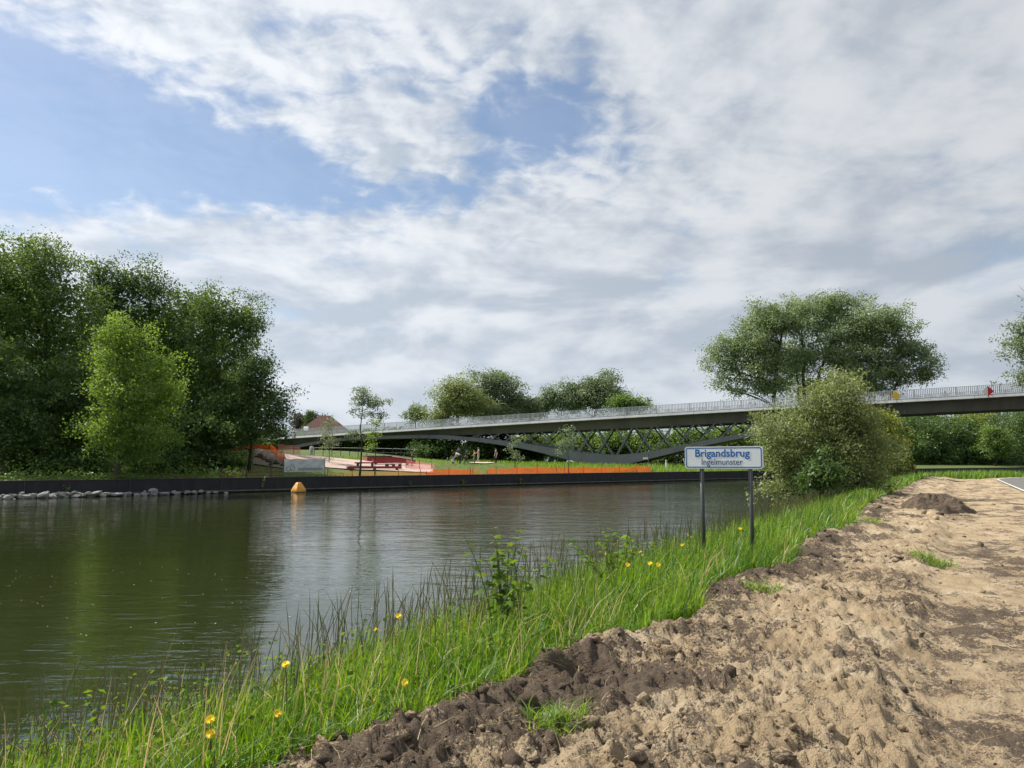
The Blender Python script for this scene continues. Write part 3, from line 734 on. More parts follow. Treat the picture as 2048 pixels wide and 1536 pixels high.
tree_px('young_tree', 'slender sapling standing before the bridge pier', 1138, 79,
        [(1130, 862, 14, 16), (1140, 885, 15, 15), (1128, 893, 12, 12)], 0.04, 80, 16, 0.36, 0.17, 'leaf_willow', 34, group=SG, inner=0, limbs=8, twigs=24)
tree_px('young_tree', 'wispy sapling left of the slender one below the truss', 1030, 82,
        [(1022, 890, 9, 18), (1036, 884, 8, 18), (1030, 912, 12, 9)], 0.03, 50, 14, 0.33, 0.16, 'leaf_willow', 35, group=SG, inner=0, limbs=8, twigs=22, stems=2)
tree_px('shrub', 'light green bush among the grass at the left soil mound', 480, 66,
        [(470, 925, 20, 12), (490, 930, 18, 12), (460, 938, 14, 9)], 0.04, 110, 16, 0.32, 0.17, 'leaf_bright', 36, limbs=6, twigs=14, cat='bush')

# ---- willows beyond the bridge
BG_ = 'trees beyond the bridge'
tree_px('willow_tree', 'tall grey-green willow beyond the bridge, top at the centre of the row', 992, 165,
        [(990, 762, 40, 26), (960, 790, 32, 28), (1020, 785, 26, 26), (985, 815, 55, 32)], 0.5, 440, 44, 1.4, 0.40, 'leaf_willow', 41, group=BG_, shell=0.6)
tree_px('willow_tree', 'rounded olive willow at the left of the row beyond the bridge', 918, 158,
        [(915, 785, 34, 26), (905, 815, 38, 26), (935, 810, 36, 26), (880, 835, 26, 14)], 0.45, 380, 44, 1.3, 0.40, 'leaf_osier', 42, group=BG_, shell=0.6)
tree_px('willow_tree', 'low spreading willow right of the tall willow beyond the bridge', 1050, 168,
        [(1045, 815, 36, 20), (1075, 822, 26, 16), (1100, 800, 22, 22)], 0.35, 280, 40, 1.2, 0.40, 'leaf_willow', 43, group=BG_)
tree_px('willow_tree', 'twin-topped willow at the right of the row beyond the bridge', 1180, 168,
        [(1150, 782, 32, 24), (1205, 772, 30, 26), (1180, 800, 50, 24), (1230, 795, 26, 20), (1125, 805, 24, 20)], 0.5, 480, 44, 1.3, 0.40, 'leaf_willow', 44, group=BG_)
tree_px('shrub', 'fresh green bush peeking over the rail right of the willows', 1255, 160,
        [(1250, 808, 34, 14), (1278, 810, 22, 10)], 0.3, 180, 34, 1.0, 0.36, 'leaf_hedge', 45, group=BG_, cat='bush')
tree_px('round_tree', 'small round light tree over the rail left of the willows', 830, 162,
        [(830, 824, 22, 12), (820, 832, 18, 10), (842, 830, 16, 10)], 0.25, 110, 20, 0.9, 0.40, 'leaf_willow', 46, group=BG_, shell=0.7)
tree_px('copper_beech', 'dark purplish tree left of the red roof', 608, 182, [(612, 845, 22, 14), (640, 845, 20, 10), (596, 850, 14, 9)], 0.3, 170, 26, 1.0, 0.45, 'leaf_purple', 47, group=BG_)
tree_px('conifer', 'small pointed dark conifer beside the red roof', 618, 178, [(618, 832, 4, 8), (618, 843, 7, 7), (618, 852, 10, 7)], 0.2, 90, 26, 0.6, 0.35, 'leaf_dark', 48, group=BG_)

# ---- the great dome of trees behind the bridge on the right
DG = 'big trees behind the bridge on the right'
tree_px('white_willow', 'left trunk of the big dome of trees, leaning outward over the bridge', 1540, 122,
        [(1495, 690, 45, 42), (1460, 715, 36, 36), (1530, 650, 45, 40), (1505, 750, 50, 26), (1570, 630, 45, 38), (1480, 780, 40, 14), (1545, 720, 45, 40), (1455, 755, 30, 24), (1545, 775, 36, 18)],
        0.50, 900, 44, 1.05, 0.31, 'leaf_poplar', 51, group=DG, limbs=44, twigs=150, shell=0.5, inner=0.03)
tree_px('white_willow', 'middle and tallest part of the big dome of trees', 1605, 126,
        [(1600, 640, 55, 42), (1640, 622, 50, 34), (1690, 625, 48, 34), (1640, 690, 80, 60), (1590, 730, 60, 45), (1690, 700, 60, 60), (1620, 775, 50, 22)],
        0.5, 950, 44, 1.05, 0.31, 'leaf_poplar', 52, group=DG, limbs=48, twigs=150, shell=0.5, stems=3, inner=0.03)
tree_px('white_willow', 'right part of the big dome of trees, drooping low above the rail', 1745, 122,
        [(1740, 650, 52, 42), (1790, 675, 48, 44), (1760, 720, 70, 50), (1825, 715, 34, 36), (1800, 755, 46, 22), (1790, 640, 22, 26), (1700, 750, 50, 40), (1745, 775, 50, 18), (1845, 740, 18, 22)],
        0.5, 950, 44, 1.05, 0.31, 'leaf_poplar', 53, group=DG, limbs=48, twigs=150, shell=0.5, stems=3, inner=0.03)
RB = at(2135, 940, 84); RB.z = 0.55
tree_px('willow_tree', 'pale willow with bare top twigs at the right edge of the photo', 2135, 84,
        [(2060, 660, 40, 24), (2070, 690, 50, 30), (2110, 640, 50, 50), (2060, 755, 34, 26), (2120, 740, 60, 60), (2160, 680, 60, 70)],
        0.35, 760, 26, 0.80, 0.26, 'leaf_willow', 54, base=RB, limbs=30, twigs=150, shell=0.6)
mbt = MB()
for k in range(14):
    a0 = at(2090 + random.uniform(-10, 40), 650, 84) - RB
    g = at(2030 + k * 6 + random.uniform(-8, 8), 562 + random.uniform(0, 70), 84) - RB
    mbt.tube(bez(a0, (a0 + g) / 2 + Vector((0.4, 0, 0.3)), g, 4), [0.06, 0.05, 0.035, 0.02, 0.01], 4, False)
link('bare_twigs', mbt.mesh('bare_twigs', M['bark']), [o for o in bpy.data.objects if o.get('label', '').startswith('pale willow with bare')][0])

# ---- hedge and shrubs under / behind the bridge: shared meshes, one object each
hb = tree_px('shrub', 'hedge bush seen below the left end of the bridge', 610, 140, [(610, 885, 26, 22), (590, 900, 26, 16), (632, 900, 26, 16)], 0.12, 260, 24, 0.9, 0.36, 'leaf_hedge', 61, group='bushes seen below the bridge', limbs=8, twigs=12, cat='bush')
hb2 = tree_px('shrub', 'dark bush behind the people on the lawn', 900, 128, [(900, 890, 28, 20), (880, 905, 28, 14), (925, 903, 26, 15)], 0.12, 260, 24, 0.85, 0.34, 'leaf_dark', 62, group='bushes seen below the bridge', limbs=8, twigs=12, cat='bush')
names_h = ['second', 'third', 'fourth', 'fifth', 'sixth', 'seventh', 'eighth', 'ninth', 'tenth', 'eleventh', 'twelfth', 'thirteenth', 'fourteenth', 'fifteenth', 'sixteenth', 'seventeenth', 'eighteenth']
for i, (px, dp, s) in enumerate([(670, 142, 1.0), (735, 140, 1.1), (790, 138, 1.15), (850, 138, 1.1), (1060, 140, 1.15), (1120, 140, 1.2), (1180, 142, 1.2), (1240, 140, 1.25), (1300, 142, 1.3), (1365, 140, 1.3), (1430, 142, 1.4), (1500, 146, 1.5), (1580, 150, 1.5), (1660, 155, 1.6), (540, 140, 1.1), (470, 136, 1.1), (400, 130, 1.1)]):
    c = copy_tree(hb); c.location = far_at(px, dp); c.scale = (s, s, s * 1.05); c.rotation_euler.z = i * 1.3
    c['label'] = f'hedge bush below the bridge, {names_h[i]} of the sunlit row' if i < 14 else f'hedge bush behind the left wood, {["nearest", "second", "farthest"][i - 14]} from the bridge end'
for i, (px, dp, s) in enumerate([(955, 126, 1.05), (1005, 127, 1.1), (855, 127, 0.9), (1050, 128, 0.9), (1330, 128, 0.9), (1420, 128, 0.8)]):
    c = copy_tree(hb2); c.location = far_at(px, dp); c.scale = (s, s, s); c.rotation_euler.z = 1 + i * 1.7
    c['label'] = ['dark bush behind the bending person', 'dark bush behind the lone standing man', 'dark bush left of the children', 'dark bush below the start of the truss', 'dark bush behind the small white sign post', 'dark bush behind the name board'][i]

for i, (px, dp) in enumerate([(-40, 96), (25, 98), (90, 96), (155, 99), (215, 96), (280, 98), (345, 97), (410, 99)]):
    c = copy_tree(hb2); c.location = far_at(px, dp); c.scale = (1.0, 1.0, 0.95); c.rotation_euler.z = i * 2.2
    c['label'] = f'dark bush closing the back of the wood, {ORD0[i]} from the left'
for i, (px, dp, s, w_) in enumerate([(18, 55, .42, 'left photo edge'), (95, 56, .45, 'left oak trunk'), (165, 57, .5, 'gap between left oak and bright maple'), (295, 58, .5, 'right side of the bright maple trunk'), (352, 59, .45, 'slim dark tree'), (425, 62, .42, 'twin pale trunks')]):
    c = copy_tree(hb2); c.location = far_at(px, dp); c.scale = (s, s, s * .9); c.rotation_euler.z = i * 1.9
    c['label'] = f'low shaded bush at the wood front by the {w_}'
# ---- wood on the far bank seen under the right part of the bridge
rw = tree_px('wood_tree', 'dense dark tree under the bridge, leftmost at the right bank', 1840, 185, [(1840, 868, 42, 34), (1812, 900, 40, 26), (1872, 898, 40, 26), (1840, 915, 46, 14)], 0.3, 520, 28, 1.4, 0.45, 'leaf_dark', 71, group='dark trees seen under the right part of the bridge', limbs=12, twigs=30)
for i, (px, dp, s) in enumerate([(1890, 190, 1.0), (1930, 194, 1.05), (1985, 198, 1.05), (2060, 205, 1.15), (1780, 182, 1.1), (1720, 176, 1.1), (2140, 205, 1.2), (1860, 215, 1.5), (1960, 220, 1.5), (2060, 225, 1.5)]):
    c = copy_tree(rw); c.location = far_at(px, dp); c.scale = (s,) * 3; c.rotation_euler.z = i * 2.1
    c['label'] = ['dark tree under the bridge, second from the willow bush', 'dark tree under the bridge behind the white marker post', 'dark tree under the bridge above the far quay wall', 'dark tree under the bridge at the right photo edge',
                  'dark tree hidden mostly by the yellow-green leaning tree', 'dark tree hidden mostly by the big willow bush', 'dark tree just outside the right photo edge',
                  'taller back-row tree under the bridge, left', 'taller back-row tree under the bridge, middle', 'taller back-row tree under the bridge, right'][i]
tree_px('maple_tree', 'brighter green round tree under the bridge at the right', 1992, 180, [(1990, 870, 26, 18), (2005, 890, 28, 18), (1980, 895, 26, 16)], 0.25, 260, 26, 1.0, 0.40, 'leaf_hedge', 73, limbs=12, twigs=30)
tree_px('maple_tree', 'yellow-topped tree just below the bridge soffit at the right', 1950, 200, [(1948, 842, 30, 12), (1925, 850, 24, 12)], 0.25, 170, 24, 1.1, 0.42, 'leaf_yellow', 74, limbs=12, twigs=20)

# ------------------------------------------------------------------ willow bush and leaning tree on the near bank
def near_at(px, py):
    p = G(px, py, 0.6)
    for _ in range(4): p = G(px, py, float(near_h(p.x, p.y)))
    return p
WB = G(1655, 1000, 0.5); WB = Vector((WB.x, WB.y, float(near_h(WB.x, WB.y))))
dW = WB.y
tree_px('willow_bush', 'big grey-green willow bush on the near bank beside the name board', 1655, dW,
        [(1660, 800, 60, 55), (1610, 860, 70, 60), (1700, 850, 70, 60), (1580, 930, 60, 50), (1660, 920, 90, 65), (1745, 910, 50, 55), (1565, 980, 36, 28), (1640, 975, 70, 34), (1730, 960, 60, 34), (1550, 900, 26, 30), (1695, 772, 30, 34), (1530, 855, 16, 22)],
        0.07, 1150, 40, 0.42, 0.145, 'leaf_osier', 81, base=WB, stems=5, limbs=40, twigs=160, shell=0.5, aspect=0.30, cat='bush', depth_k=0.8)
LB = near_at(1838, 962)
LB = Vector((LB.x, LB.y, float(near_h(LB.x, LB.y))))
dL = LB.y
tree_px('leaning_tree', 'yellow-green tree with a leaning trunk behind the willow bush', 1838, dL,
        [(1738, 848, 32, 26), (1765, 872, 38, 30), (1725, 885, 40, 40), (1790, 905, 22, 22), (1770, 925, 26, 16), (1800, 935, 14, 14)],
        0.13, 420, 32, 0.55, 0.21, 'leaf_yellow', 82, base=LB, limbs=18, twigs=70)
VB = G(1640, 1020, 0.5)
tree_px('elder_bush', 'dark green leafy elder growing at the foot of the willow bush', 1640, VB.y,
        [(1640, 925, 16, 24), (1655, 955, 24, 18), (1630, 960, 16, 16)], 0.04, 90, 24, 0.30, 0.14, 'leaf_dark', 83,
        base=Vector((VB.x, VB.y, float(near_h(VB.x, VB.y)))), cat='bush', limbs=10, twigs=30)

# ------------------------------------------------------------------ bridge
def bridge_axis(px):
    k = 1 / 135 + (1 / 95 - 1 / 135) * (px - 600) / 1448
    return 1 / k
Pa = at(600, 860, 135); Pb = at(2048, 780, 95)
AX = Vector((Pb.x - Pa.x, Pb.y - Pa.y, 0)); LEN = AX.length; AX.normalize(); AXN = Vector((-AX.y, AX.x, 0))   # AXN points away from the camera
def s_of_px(px, py):
    # solve for the arc position whose column is px
    d = ray(px, py); u = d[0] / d[1]
    return (u * Pa.y - Pa.x) / (AX.x - u * AX.y)
def z_at(px, py):
    s = s_of_px(px, py); p = Pa + AX * s
    d = ray(px, py); return s, EYE + p.y / d[1] * d[2]
rail_pts = [(600, 856), (740, 848), (860, 842.5), (1000, 831), (1140, 821), (1400, 805), (1550, 793), (1800, 779), (1975, 771), (2048, 767)]
sv = np.array([z_at(*p) for p in rail_pts])
pf = np.polyfit(sv[:, 0], sv[:, 1], 2)
def z_rail(s):
    return np.polyval(pf, np.clip(s, -20, 140))
S0, S1 = -32.0, 158.0
BWID = 9.5
bp = lambda s, w, z: Pa + AX * s + AXN * w + Vector((0, 0, z - Pa.z))
bridge = thing('road_bridge', 'grey concrete bridge with wave-shaped lattice truss crossing the canal', 'bridge', (0, 0, 0))
SS = np.linspace(S0, S1, 96)
def sweep(name, prof, mat, ss=SS, smooth=False, parent=bridge):
    """prof(s) -> closed list of (w, z) pairs"""
    vs = []; fs = []; n = None
    for s in ss:
        pr = prof(s); n = len(pr)
        vs += [bp(s, w, z) for w, z in pr]
    for i in range(len(ss) - 1):
        for k in range(n):
            a = i * n + k; b = i * n + (k + 1) % n; fs.append((a, b, b + n, a + n))
    fs.append(tuple(reversed(range(n)))); fs.append(tuple(range((len(ss) - 1) * n, len(ss) * n)))
    mb = MB(); mb.add(vs, fs)
    o = mb.build(name, mat, parent); return o
RH = 1.15
zd = lambda s: float(z_rail(s)) - RH            # top of the edge beam
def gdep(s): return float(np.interp(s, [0, 30, 60, 160], [1.0, 1.15, 1.5, 1.6]))
sweep('deck_slab', lambda s: [(0.16, zd(s) - 0.10), (BWID - 0.16, zd(s) - 0.10), (BWID - 0.16, zd(s) - 0.42), (0.16, zd(s) - 0.42)], M['concrete'])
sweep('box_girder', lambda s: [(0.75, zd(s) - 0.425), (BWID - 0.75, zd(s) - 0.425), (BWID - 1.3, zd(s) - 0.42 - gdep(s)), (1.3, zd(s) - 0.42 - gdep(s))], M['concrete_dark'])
# edge beam: visible precast segments, one part each
SEG = 5.0; s = S0
while s < S1 - 0.1:
    e2 = min(s + SEG, S1) - 0.03
    sweep('edge_beam', lambda q: [(0.0, zd(q)), (0.155, zd(q)), (0.155, zd(q) - 0.50), (-0.27, zd(q) - 0.50), (-0.27, zd(q) - 0.44)], M['edge_beam'], np.linspace(s, e2, 4))
    s += SEG
sweep('far_edge_beam', lambda q: [(BWID - 0.155, zd(q)), (BWID + 0.06, zd(q)), (BWID + 0.06, zd(q) - 0.48), (BWID - 0.155, zd(q) - 0.48)], M['edge_beam'])
# railings
for w in (0.05, BWID - 0.05):
    sweep('handrail', lambda q: [(w - 0.04, zd(q) + RH - 0.05), (w + 0.04, zd(q) + RH - 0.05), (w + 0.04, zd(q) + RH), (w - 0.04, zd(q) + RH)], M['rail'])
    sweep('bottom_rail', lambda q: [(w - 0.02, zd(q) + 0.08), (w + 0.02, zd(q) + 0.08), (w + 0.02, zd(q) + 0.12), (w - 0.02, zd(q) + 0.12)], M['rail'])
    mbp = MB(); mbb = MB(); q = S0 + 0.2
    step = 0.21 if w < 1 else 0.26
    while q < S1:
        mbb.bar(bp(q, w, zd(q) + 0.1), bp(q, w, zd(q) + RH - 0.06), 0.095, 0.03, AXN); q += step
    mbb.build('balusters', M['rail'], bridge, kind='stuff')
    q = S0 + 1
    pmesh = MB().bar((0, 0, -0.02), (0, 0, RH - 0.03), 0.09, 0.06, AXN).mesh('railing_post', M['rail'])
    while q < S1:
        link('railing_post', pmesh, bridge, bp(q, w, zd(q))); q += 2.4
# wave-shaped lower chord
ch = [(440, 925, 936), (480, 916, 926), (546, 899, 906), (600, 887, 893), (650, 878, 884), (705, 873, 879), (766, 870.5, 877), (830, 869, 876), (885, 869.5, 877), (960, 876, 883.5), (1040, 885, 896), (1100, 895, 910), (1140, 903, 921), (1200, 909, 930), (1230, 910, 931),
      (1260, 907.5, 927), (1310, 901, 914), (1370, 888, 899), (1430, 876, 886), (1480, 867, 876), (1540, 857, 866), (1600, 851, 860)]
cs = np.array([(z_at(p[0], p[1])[0], z_at(p[0], p[1])[1], z_at(p[0], p[2])[1]) for p in ch])
def smooth_interp(s, col):
    return float(sum(np.interp(s + k * 0.8, cs[:, 0], cs[:, col]) * w for k, w in ((-3, .05), (-2, .12), (-1, .2), (0, .26), (1, .2), (2, .12), (3, .05))))
ct_ = lambda s: smooth_interp(s, 1)
cb_ = lambda s: smooth_interp(s, 2)
CS = np.linspace(cs[0, 0], cs[-1, 0], 90)
sweep('lower_chord', lambda s: [(1.0, ct_(s)), (BWID - 1.0, ct_(s)), (BWID - 1.0, cb_(s)), (1.0, cb_(s))], M['steel_grey'], CS)
sweep('chord_flange', lambda s: [(0.55, ct_(s) - 0.02), (0.996, ct_(s) - 0.02), (0.996, cb_(s) - 0.03), (0.55, cb_(s) - 0.03)], M['steel_grey'], CS)
# lattice: crossing struts between deck girder and chord, two planes
PER = 3.0
soff = lambda s: zd(s) - 0.42 - gdep(s) + 0.05
for w in (1.35, BWID - 1.35):
    s = cs[0, 0] + (0.0 if w < 3 else PER / 2)
    while s < cs[-1, 0]:
        gap = soff(s) - ct_(s)
        if gap > 0.35:
            a, b = s - PER * 0.42, s + PER * 0.42
            th = 0.05 + 0.02 * gap
            for (u, v) in ((a, b), (b, a)):
                if soff(u) - ct_(u) < 0.15 or soff(v) - ct_(v) < 0.15: continue
                dw = 0.0 if u < v else 0.11
                mb = MB().bar(bp(u, w + dw, ct_(u) - 0.1), bp(v, w + dw, soff(v) + 0.05), 0.10 + th, 0.10, AXN)
                mb.build('lattice_strut', M['steel_grey'], bridge)
            zc = (soff(s) + ct_(s)) / 2
            mb = MB().box(bp(s, w + 0.055, zc), (0.26, 0.24, 0.50), Matrix.Rotation(math.atan2(AX.y, AX.x), 3, 'Z'))
            mb.build('node_plate', M['steel_grey'], bridge)
        s += PER
sP = s_of_px(1226, 925)
zg = fz(bp(sP, 5, 0).x, bp(sP, 5, 0).y)
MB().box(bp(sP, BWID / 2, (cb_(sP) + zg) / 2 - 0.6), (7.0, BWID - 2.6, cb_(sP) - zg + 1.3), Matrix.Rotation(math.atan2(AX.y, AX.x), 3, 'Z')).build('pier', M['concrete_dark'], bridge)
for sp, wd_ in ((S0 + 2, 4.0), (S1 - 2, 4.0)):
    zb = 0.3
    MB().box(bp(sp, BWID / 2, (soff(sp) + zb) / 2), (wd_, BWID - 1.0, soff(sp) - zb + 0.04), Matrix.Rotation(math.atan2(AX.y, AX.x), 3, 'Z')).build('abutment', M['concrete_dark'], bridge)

# navigation marks hung on the railing
def diamond(name, label, px, py, half, mats, arm=True):
    s_d = s_of_px(px, py); p = Pa + AX * s_d; d = ray(px, py)
    c = Vector((p.x, p.y, EYE + p.y / d[1] * d[2])) - AXN * 0.42
    t = thing(name, label, 'sign', c, math.atan2(AX.y, AX.x))
    hs = half
    def tri(pts, nm, m):
        mb = MB(); n = len(pts); mb.add([(x, -0.02, z) for x, z in pts] + [(x, 0.02, z) for x, z in pts],
                                         [tuple(range(n)), tuple(reversed(range(n, 2 * n)))] + [(k, k + n, (k + 1) % n + n, (k + 1) % n) for k in range(n)])
        mb.build(nm, m, t)
    if len(mats) == 1: tri([(0, -hs), (hs, 0), (0, hs), (-hs, 0)], 'board', mats[0])
    else:
        tri([(-0.002, -hs), (-0.002, hs), (-hs, 0)], 'white_half', mats[0]); tri([(0.002, hs), (0.002, -hs), (hs, 0)], 'red_half', mats[1])
    MB().bar((0.30, 0.10, 0.05), (0.52, 0.12, hs + 0.55), 0.16, 0.10, (0, 1, 0)).build('lamp_arm', M['white_paint'], t)
    MB().bar((0.1, 0.05, -hs - 0.35), (0.1, 0.05, 0.2), 0.06, 0.05, (0, 1, 0)).build('bracket', M['post_dark'], t)
    MB().bar((0.1, 0.06, -0.1), (0.1, 0.42, -0.1), 0.05, 0.05).build('bracket', M['post_dark'], t)
    return t
diamond('navigation_mark', 'yellow diamond navigation board on the bridge rail', 1791, 791.5, 0.58, [M['yellow_paint']])
diamond('navigation_mark', 'red and white diamond navigation board on the bridge rail', 1974, 783, 0.68, [M['white_paint'], M['red_paint']])

# ------------------------------------------------------------------ house behind the bridge
hc = far_at(648, 172); hz_ = hc.z
house = thing('house', 'house with brown-red hipped roof rising behind the bridge', 'house', hc, math.radians(12))
top = at(648, 831, 172).z - hc.z; eav = top - 5.0
MB().box((0, 0, eav / 2 - 0.2), (13, 10, eav + 0.4)).build('wall', M['brick'], house)
rf = MB(); w_, d_ = 7.2, 5.7
rf.add([(-w_, -d_, eav), (w_, -d_, eav), (w_, d_, eav), (-w_, d_, eav), (-1.1, 0, top), (1.1, 0, top)],
       [(0, 1, 5, 4), (1, 2, 5), (2, 3, 4, 5), (3, 0, 4), (3, 2, 1, 0)])
ro = rf.build('roof', M['roof'], house)
MB().box((-3.9, -3.6, eav + 1.85), (1.0, 1.4, 0.12), Matrix.Rotation(math.radians(41), 3, 'X')).build('skylight', M['glass_pale'], ro)
for xw in (-4, 0, 4): MB().box((xw, -5.02, eav * 0.55), (1.4, 0.08, 1.5)).build('window', M['glass_pale'], house)
MB().box((9.5, 0.5, eav / 2), (6, 8, eav + 0.5)).build('annex', M['brick'], house)
MB().box((9.5, 0.5, eav + 0.35), (6.6, 8.6, 0.22)).build('annex_roof', M['dark_top'], house)
MB().box((12.0, 0, eav + 0.7), (0.7, 0.7, 0.9)).build('chimney', M['brick'], house)

# ------------------------------------------------------------------ rocks at the foot of the quay wall
def rock_mesh(seed):
    bm = bmesh.new(); bmesh.ops.create_icosphere(bm, subdivisions=2, radius=1.0)
    r = random.Random(seed); ax = [Vector((r.gauss(0, 1), r.gauss(0, 1), r.gauss(0, 1))).normalized() for _ in range(7)]; h = [r.uniform(0.5, 0.85) for _ in ax]
    for v in bm.verts:
        for a_, hh in zip(ax, h):
            dd_ = v.co.dot(a_)
            if dd_ > hh: v.co -= a_ * (dd_ - hh)
        v.co += v.co * r.uniform(-0.05, 0.05)
    me = bpy.data.meshes.new('rock'); bm.to_mesh(me); bm.free(); me.materials.append(M['stone']); return me
RM = [rock_mesh(i) for i in range(7)]
ORD = ['first', 'second', 'third', 'fourth', 'fifth', 'sixth', 'seventh', 'eighth', 'ninth', 'tenth', 'eleventh', 'twelfth', 'thirteenth', 'fourteenth', 'fifteenth', 'sixteenth', 'seventeenth', 'eighteenth', 'nineteenth', 'twentieth']
def ordn(i):
    tens = ['', '', 'twenty', 'thirty', 'forty', 'fifty', 'sixty', 'seventy', 'eighty']
    tn = ['', '', 'twentieth', 'thirtieth', 'fortieth', 'fiftieth', 'sixtieth', 'seventieth', 'eightieth']
    if i < 20: return ORD[i]
    n = i + 1
    return tn[n // 10] if n % 10 == 0 else tens[n // 10] + '-' + ORD[n % 10 - 1]
rk = []
# (px, centre height above water, half length m, half height m, tilt)
for px, zc, a_, b_, tl in [(4, .06, .42, .16, .3), (20, .10, .34, .18, .1), (30, .20, .30, .12, -.1), (36, .26, .22, .12, .2), (28, .05, .3, .12, -.6), (46, .12, .30, .16, .3), (56, .10, .36, .16, 0), (50, .34, .26, .10, .1),
                           (64, .20, .26, .13, .2), (70, .12, .24, .2, .9), (62, .06, .2, .1, 0), (76, .2, .2, .16, .3), (90, .16, .52, .22, .25), (98, .36, .2, .12, .6), (106, .12, .34, .14, -.3), (112, .28, .28, .12, .4),
                           (120, .20, .22, .16, .8), (124, .36, .22, .10, 0), (128, .16, .3, .2, .7), (138, .24, .40, .13, -.1), (136, .05, .3, .10, 0), (152, .36, .24, .10, .2), (154, .10, .38, .12, .1), (160, .22, .34, .12, -.4),
                           (168, .16, .2, .16, .2), (176, .24, .3, .14, .6), (190, .26, .52, .15, .55), (200, .24, .34, .12, .2), (204, .1, .3, .12, 0), (216, .16, .5, .12, -.1), (232, .18, .52, .10, .1), (244, .08, .3, .12, 0), (252, .14, .34, .12, .1),
                           (260, .12, .22, .16, .8), (272, .08, .3, .10, 0), (284, .12, .28, .14, -.3), (290, .24, .16, .12, .5), (296, .12, .18, .10, 0), (303, .36, .42, .16, 0), (306, .1, .3, .12, .1), (322, .12, .36, .10, .1), (334, .10, .2, .12, .2),
                           (348, .18, .22, .14, .5), (354, .08, .26, .12, .3), (372, .16, .3, .16, .3), (388, .14, .3, .12, -.1), (402, .16, .28, .12, .1), (414, .08, .2, .10, 0), (430, .08, .26, .08, 0), (448, .06, .2, .08, .1),
                           (-14, .12, .4, .16, .2), (-30, .16, .4, .2, 0), (-50, .12, .5, .2, .3), (12, .28, .2, .10, .2), (84, .06, .25, .1, 0), (180, .06, .25, .1, .2)]:
    rk.append((px, zc, a_, b_, tl))
rk.sort()
pos_i = 0
for i, (px, zc, a_, b_, tl) in enumerate(rk):
    t_ = wall_px(px); dfr = -0.18 - a_ * 0.6 - random.uniform(0, 0.5) - max(0, 0.3 - zc)
    if px > 60 and px < 330: dfr -= 0.2
    lab = f'grey riprap stone at the quay foot, {ordn(pos_i)} from the left photo edge' if px >= 0 else f'grey riprap stone at the quay foot left of the photo, {ORD[i]} one'
    if px >= 0: pos_i += 1
    o = link('rock', RM[i % 7], None, wp(t_, dfr, min(zc, 0.22 + 0.1 * (zc > .3)) - 0.02), lab, 'rock', 'riprap stones along the quay foot')
    o.scale = (a_ * 0.85, a_ * 0.6, b_ * 1.15); o.rotation_euler = (random.uniform(-.2, .2), -tl * 0.6, math.atan2(WD[1], WD[0]) - 0.6 + random.uniform(-.4, .4))
    if zc > 0.3:
        u = link('rock', RM[(i + 3) % 7], None, wp(t_, dfr, 0.03), f'grey riprap stone under the {ordn(max(pos_i - 1, 0))} one from the left photo edge', 'rock', 'riprap stones along the quay foot')
        u.scale = (a_ * 0.8, 0.3, 0.22); u.rotation_euler = (0, 0, random.uniform(0, 3))

# weeds growing out of the quay wall
def weed_cluster(name, label, loc, h, n, spread, leaf, mat, seed, group=None, cat='plant', stems=5, droop=0.0):
    r = np.random.default_rng(seed); rr = random.Random(seed); mb = MB(); pts = []
    for k in range(stems):
        tip = Vector((rr.gauss(0, spread), rr.gauss(0, spread), h * rr.uniform(0.6, 1.0)))
        b0 = Vector((rr.gauss(0, spread * .25), rr.gauss(0, spread * .25), -0.03)); pl = bez(b0, Vector((b0.x, b0.y, tip.z * .6)), tip, 4)
        mb.tube(pl, [0.008, 0.007, 0.006, 0.005, 0.003], 4, False); pts += pl[1:]
    P = np.array([tuple(p) for p in pts])[r.integers(0, len(pts), n)] + r.normal(0, spread * .28, (n, 3)) * np.array([1, 1, .8])
    P[:, 2] = np.abs(P[:, 2])
    lf = leaf * r.uniform(.6, 1.4, n); V, Fq, tn = leaf_cards(P, lf, lf * .5, np.clip(r.normal(.5, .22, n), 0, 1), .4, droop, r)
    t = thing(name, label, cat, loc, rr.uniform(0, 6), group)
    mb.build('stem', M['stem'], t); link('foliage', mesh_np('foliage', V, Fq, [M[mat]], False, {'tint': ('FACE', tn)}), t); return t
for i, (px, lab, h, mt) in enumerate([(529, 'tall weed growing from the quay wall left of the yellow buoy', 0.95, 'leaf_willow'), (925, 'small tuft of weeds on the quay wall below the children', .5, 'leaf_yellow'),
                                      (1038, 'small weed tuft on the quay wall right of the children', .5, 'leaf_yellow'), (820, 'withered weed on the quay wall below the person in black', .4, 'leaf_willow'), (1222, 'dark weed on the quay wall near the pier', .4, 'leaf_dark'), (140, 'green reed tuft among the riprap stones', .5, 'leaf_bright')]):
    weed_cluster('wall_weed', lab, wp(wall_px(px), -0.14, 0.20), h, 70, 0.12, 0.11, mt, 100 + i, 'weeds on the quay wall')

# poplar fluff and specks drifting on the water
r = np.random.default_rng(77); NF = 130; Pf = np.array([tuple(G(r.uniform(-40, 900), r.normal(1165, 32) if k % 4 else r.uniform(1040, 1300), 0.004)) for k in range(NF)])
V, Fq, tn = leaf_cards(Pf, r.uniform(.012, .030, NF), r.uniform(.012, .028, NF), r.random(NF), 40.0, 0, r); V[:, 2] = 0.004 + 0.002 * (np.arange(len(V)) % 2)
link('floating_fluff', mesh_np('floating_fluff', V, Fq, [M['white_paint']], False, {'tint': ('FACE', tn)}), kind='stuff', label='tiny white specks of fluff drifting on the water', cat='fluff')
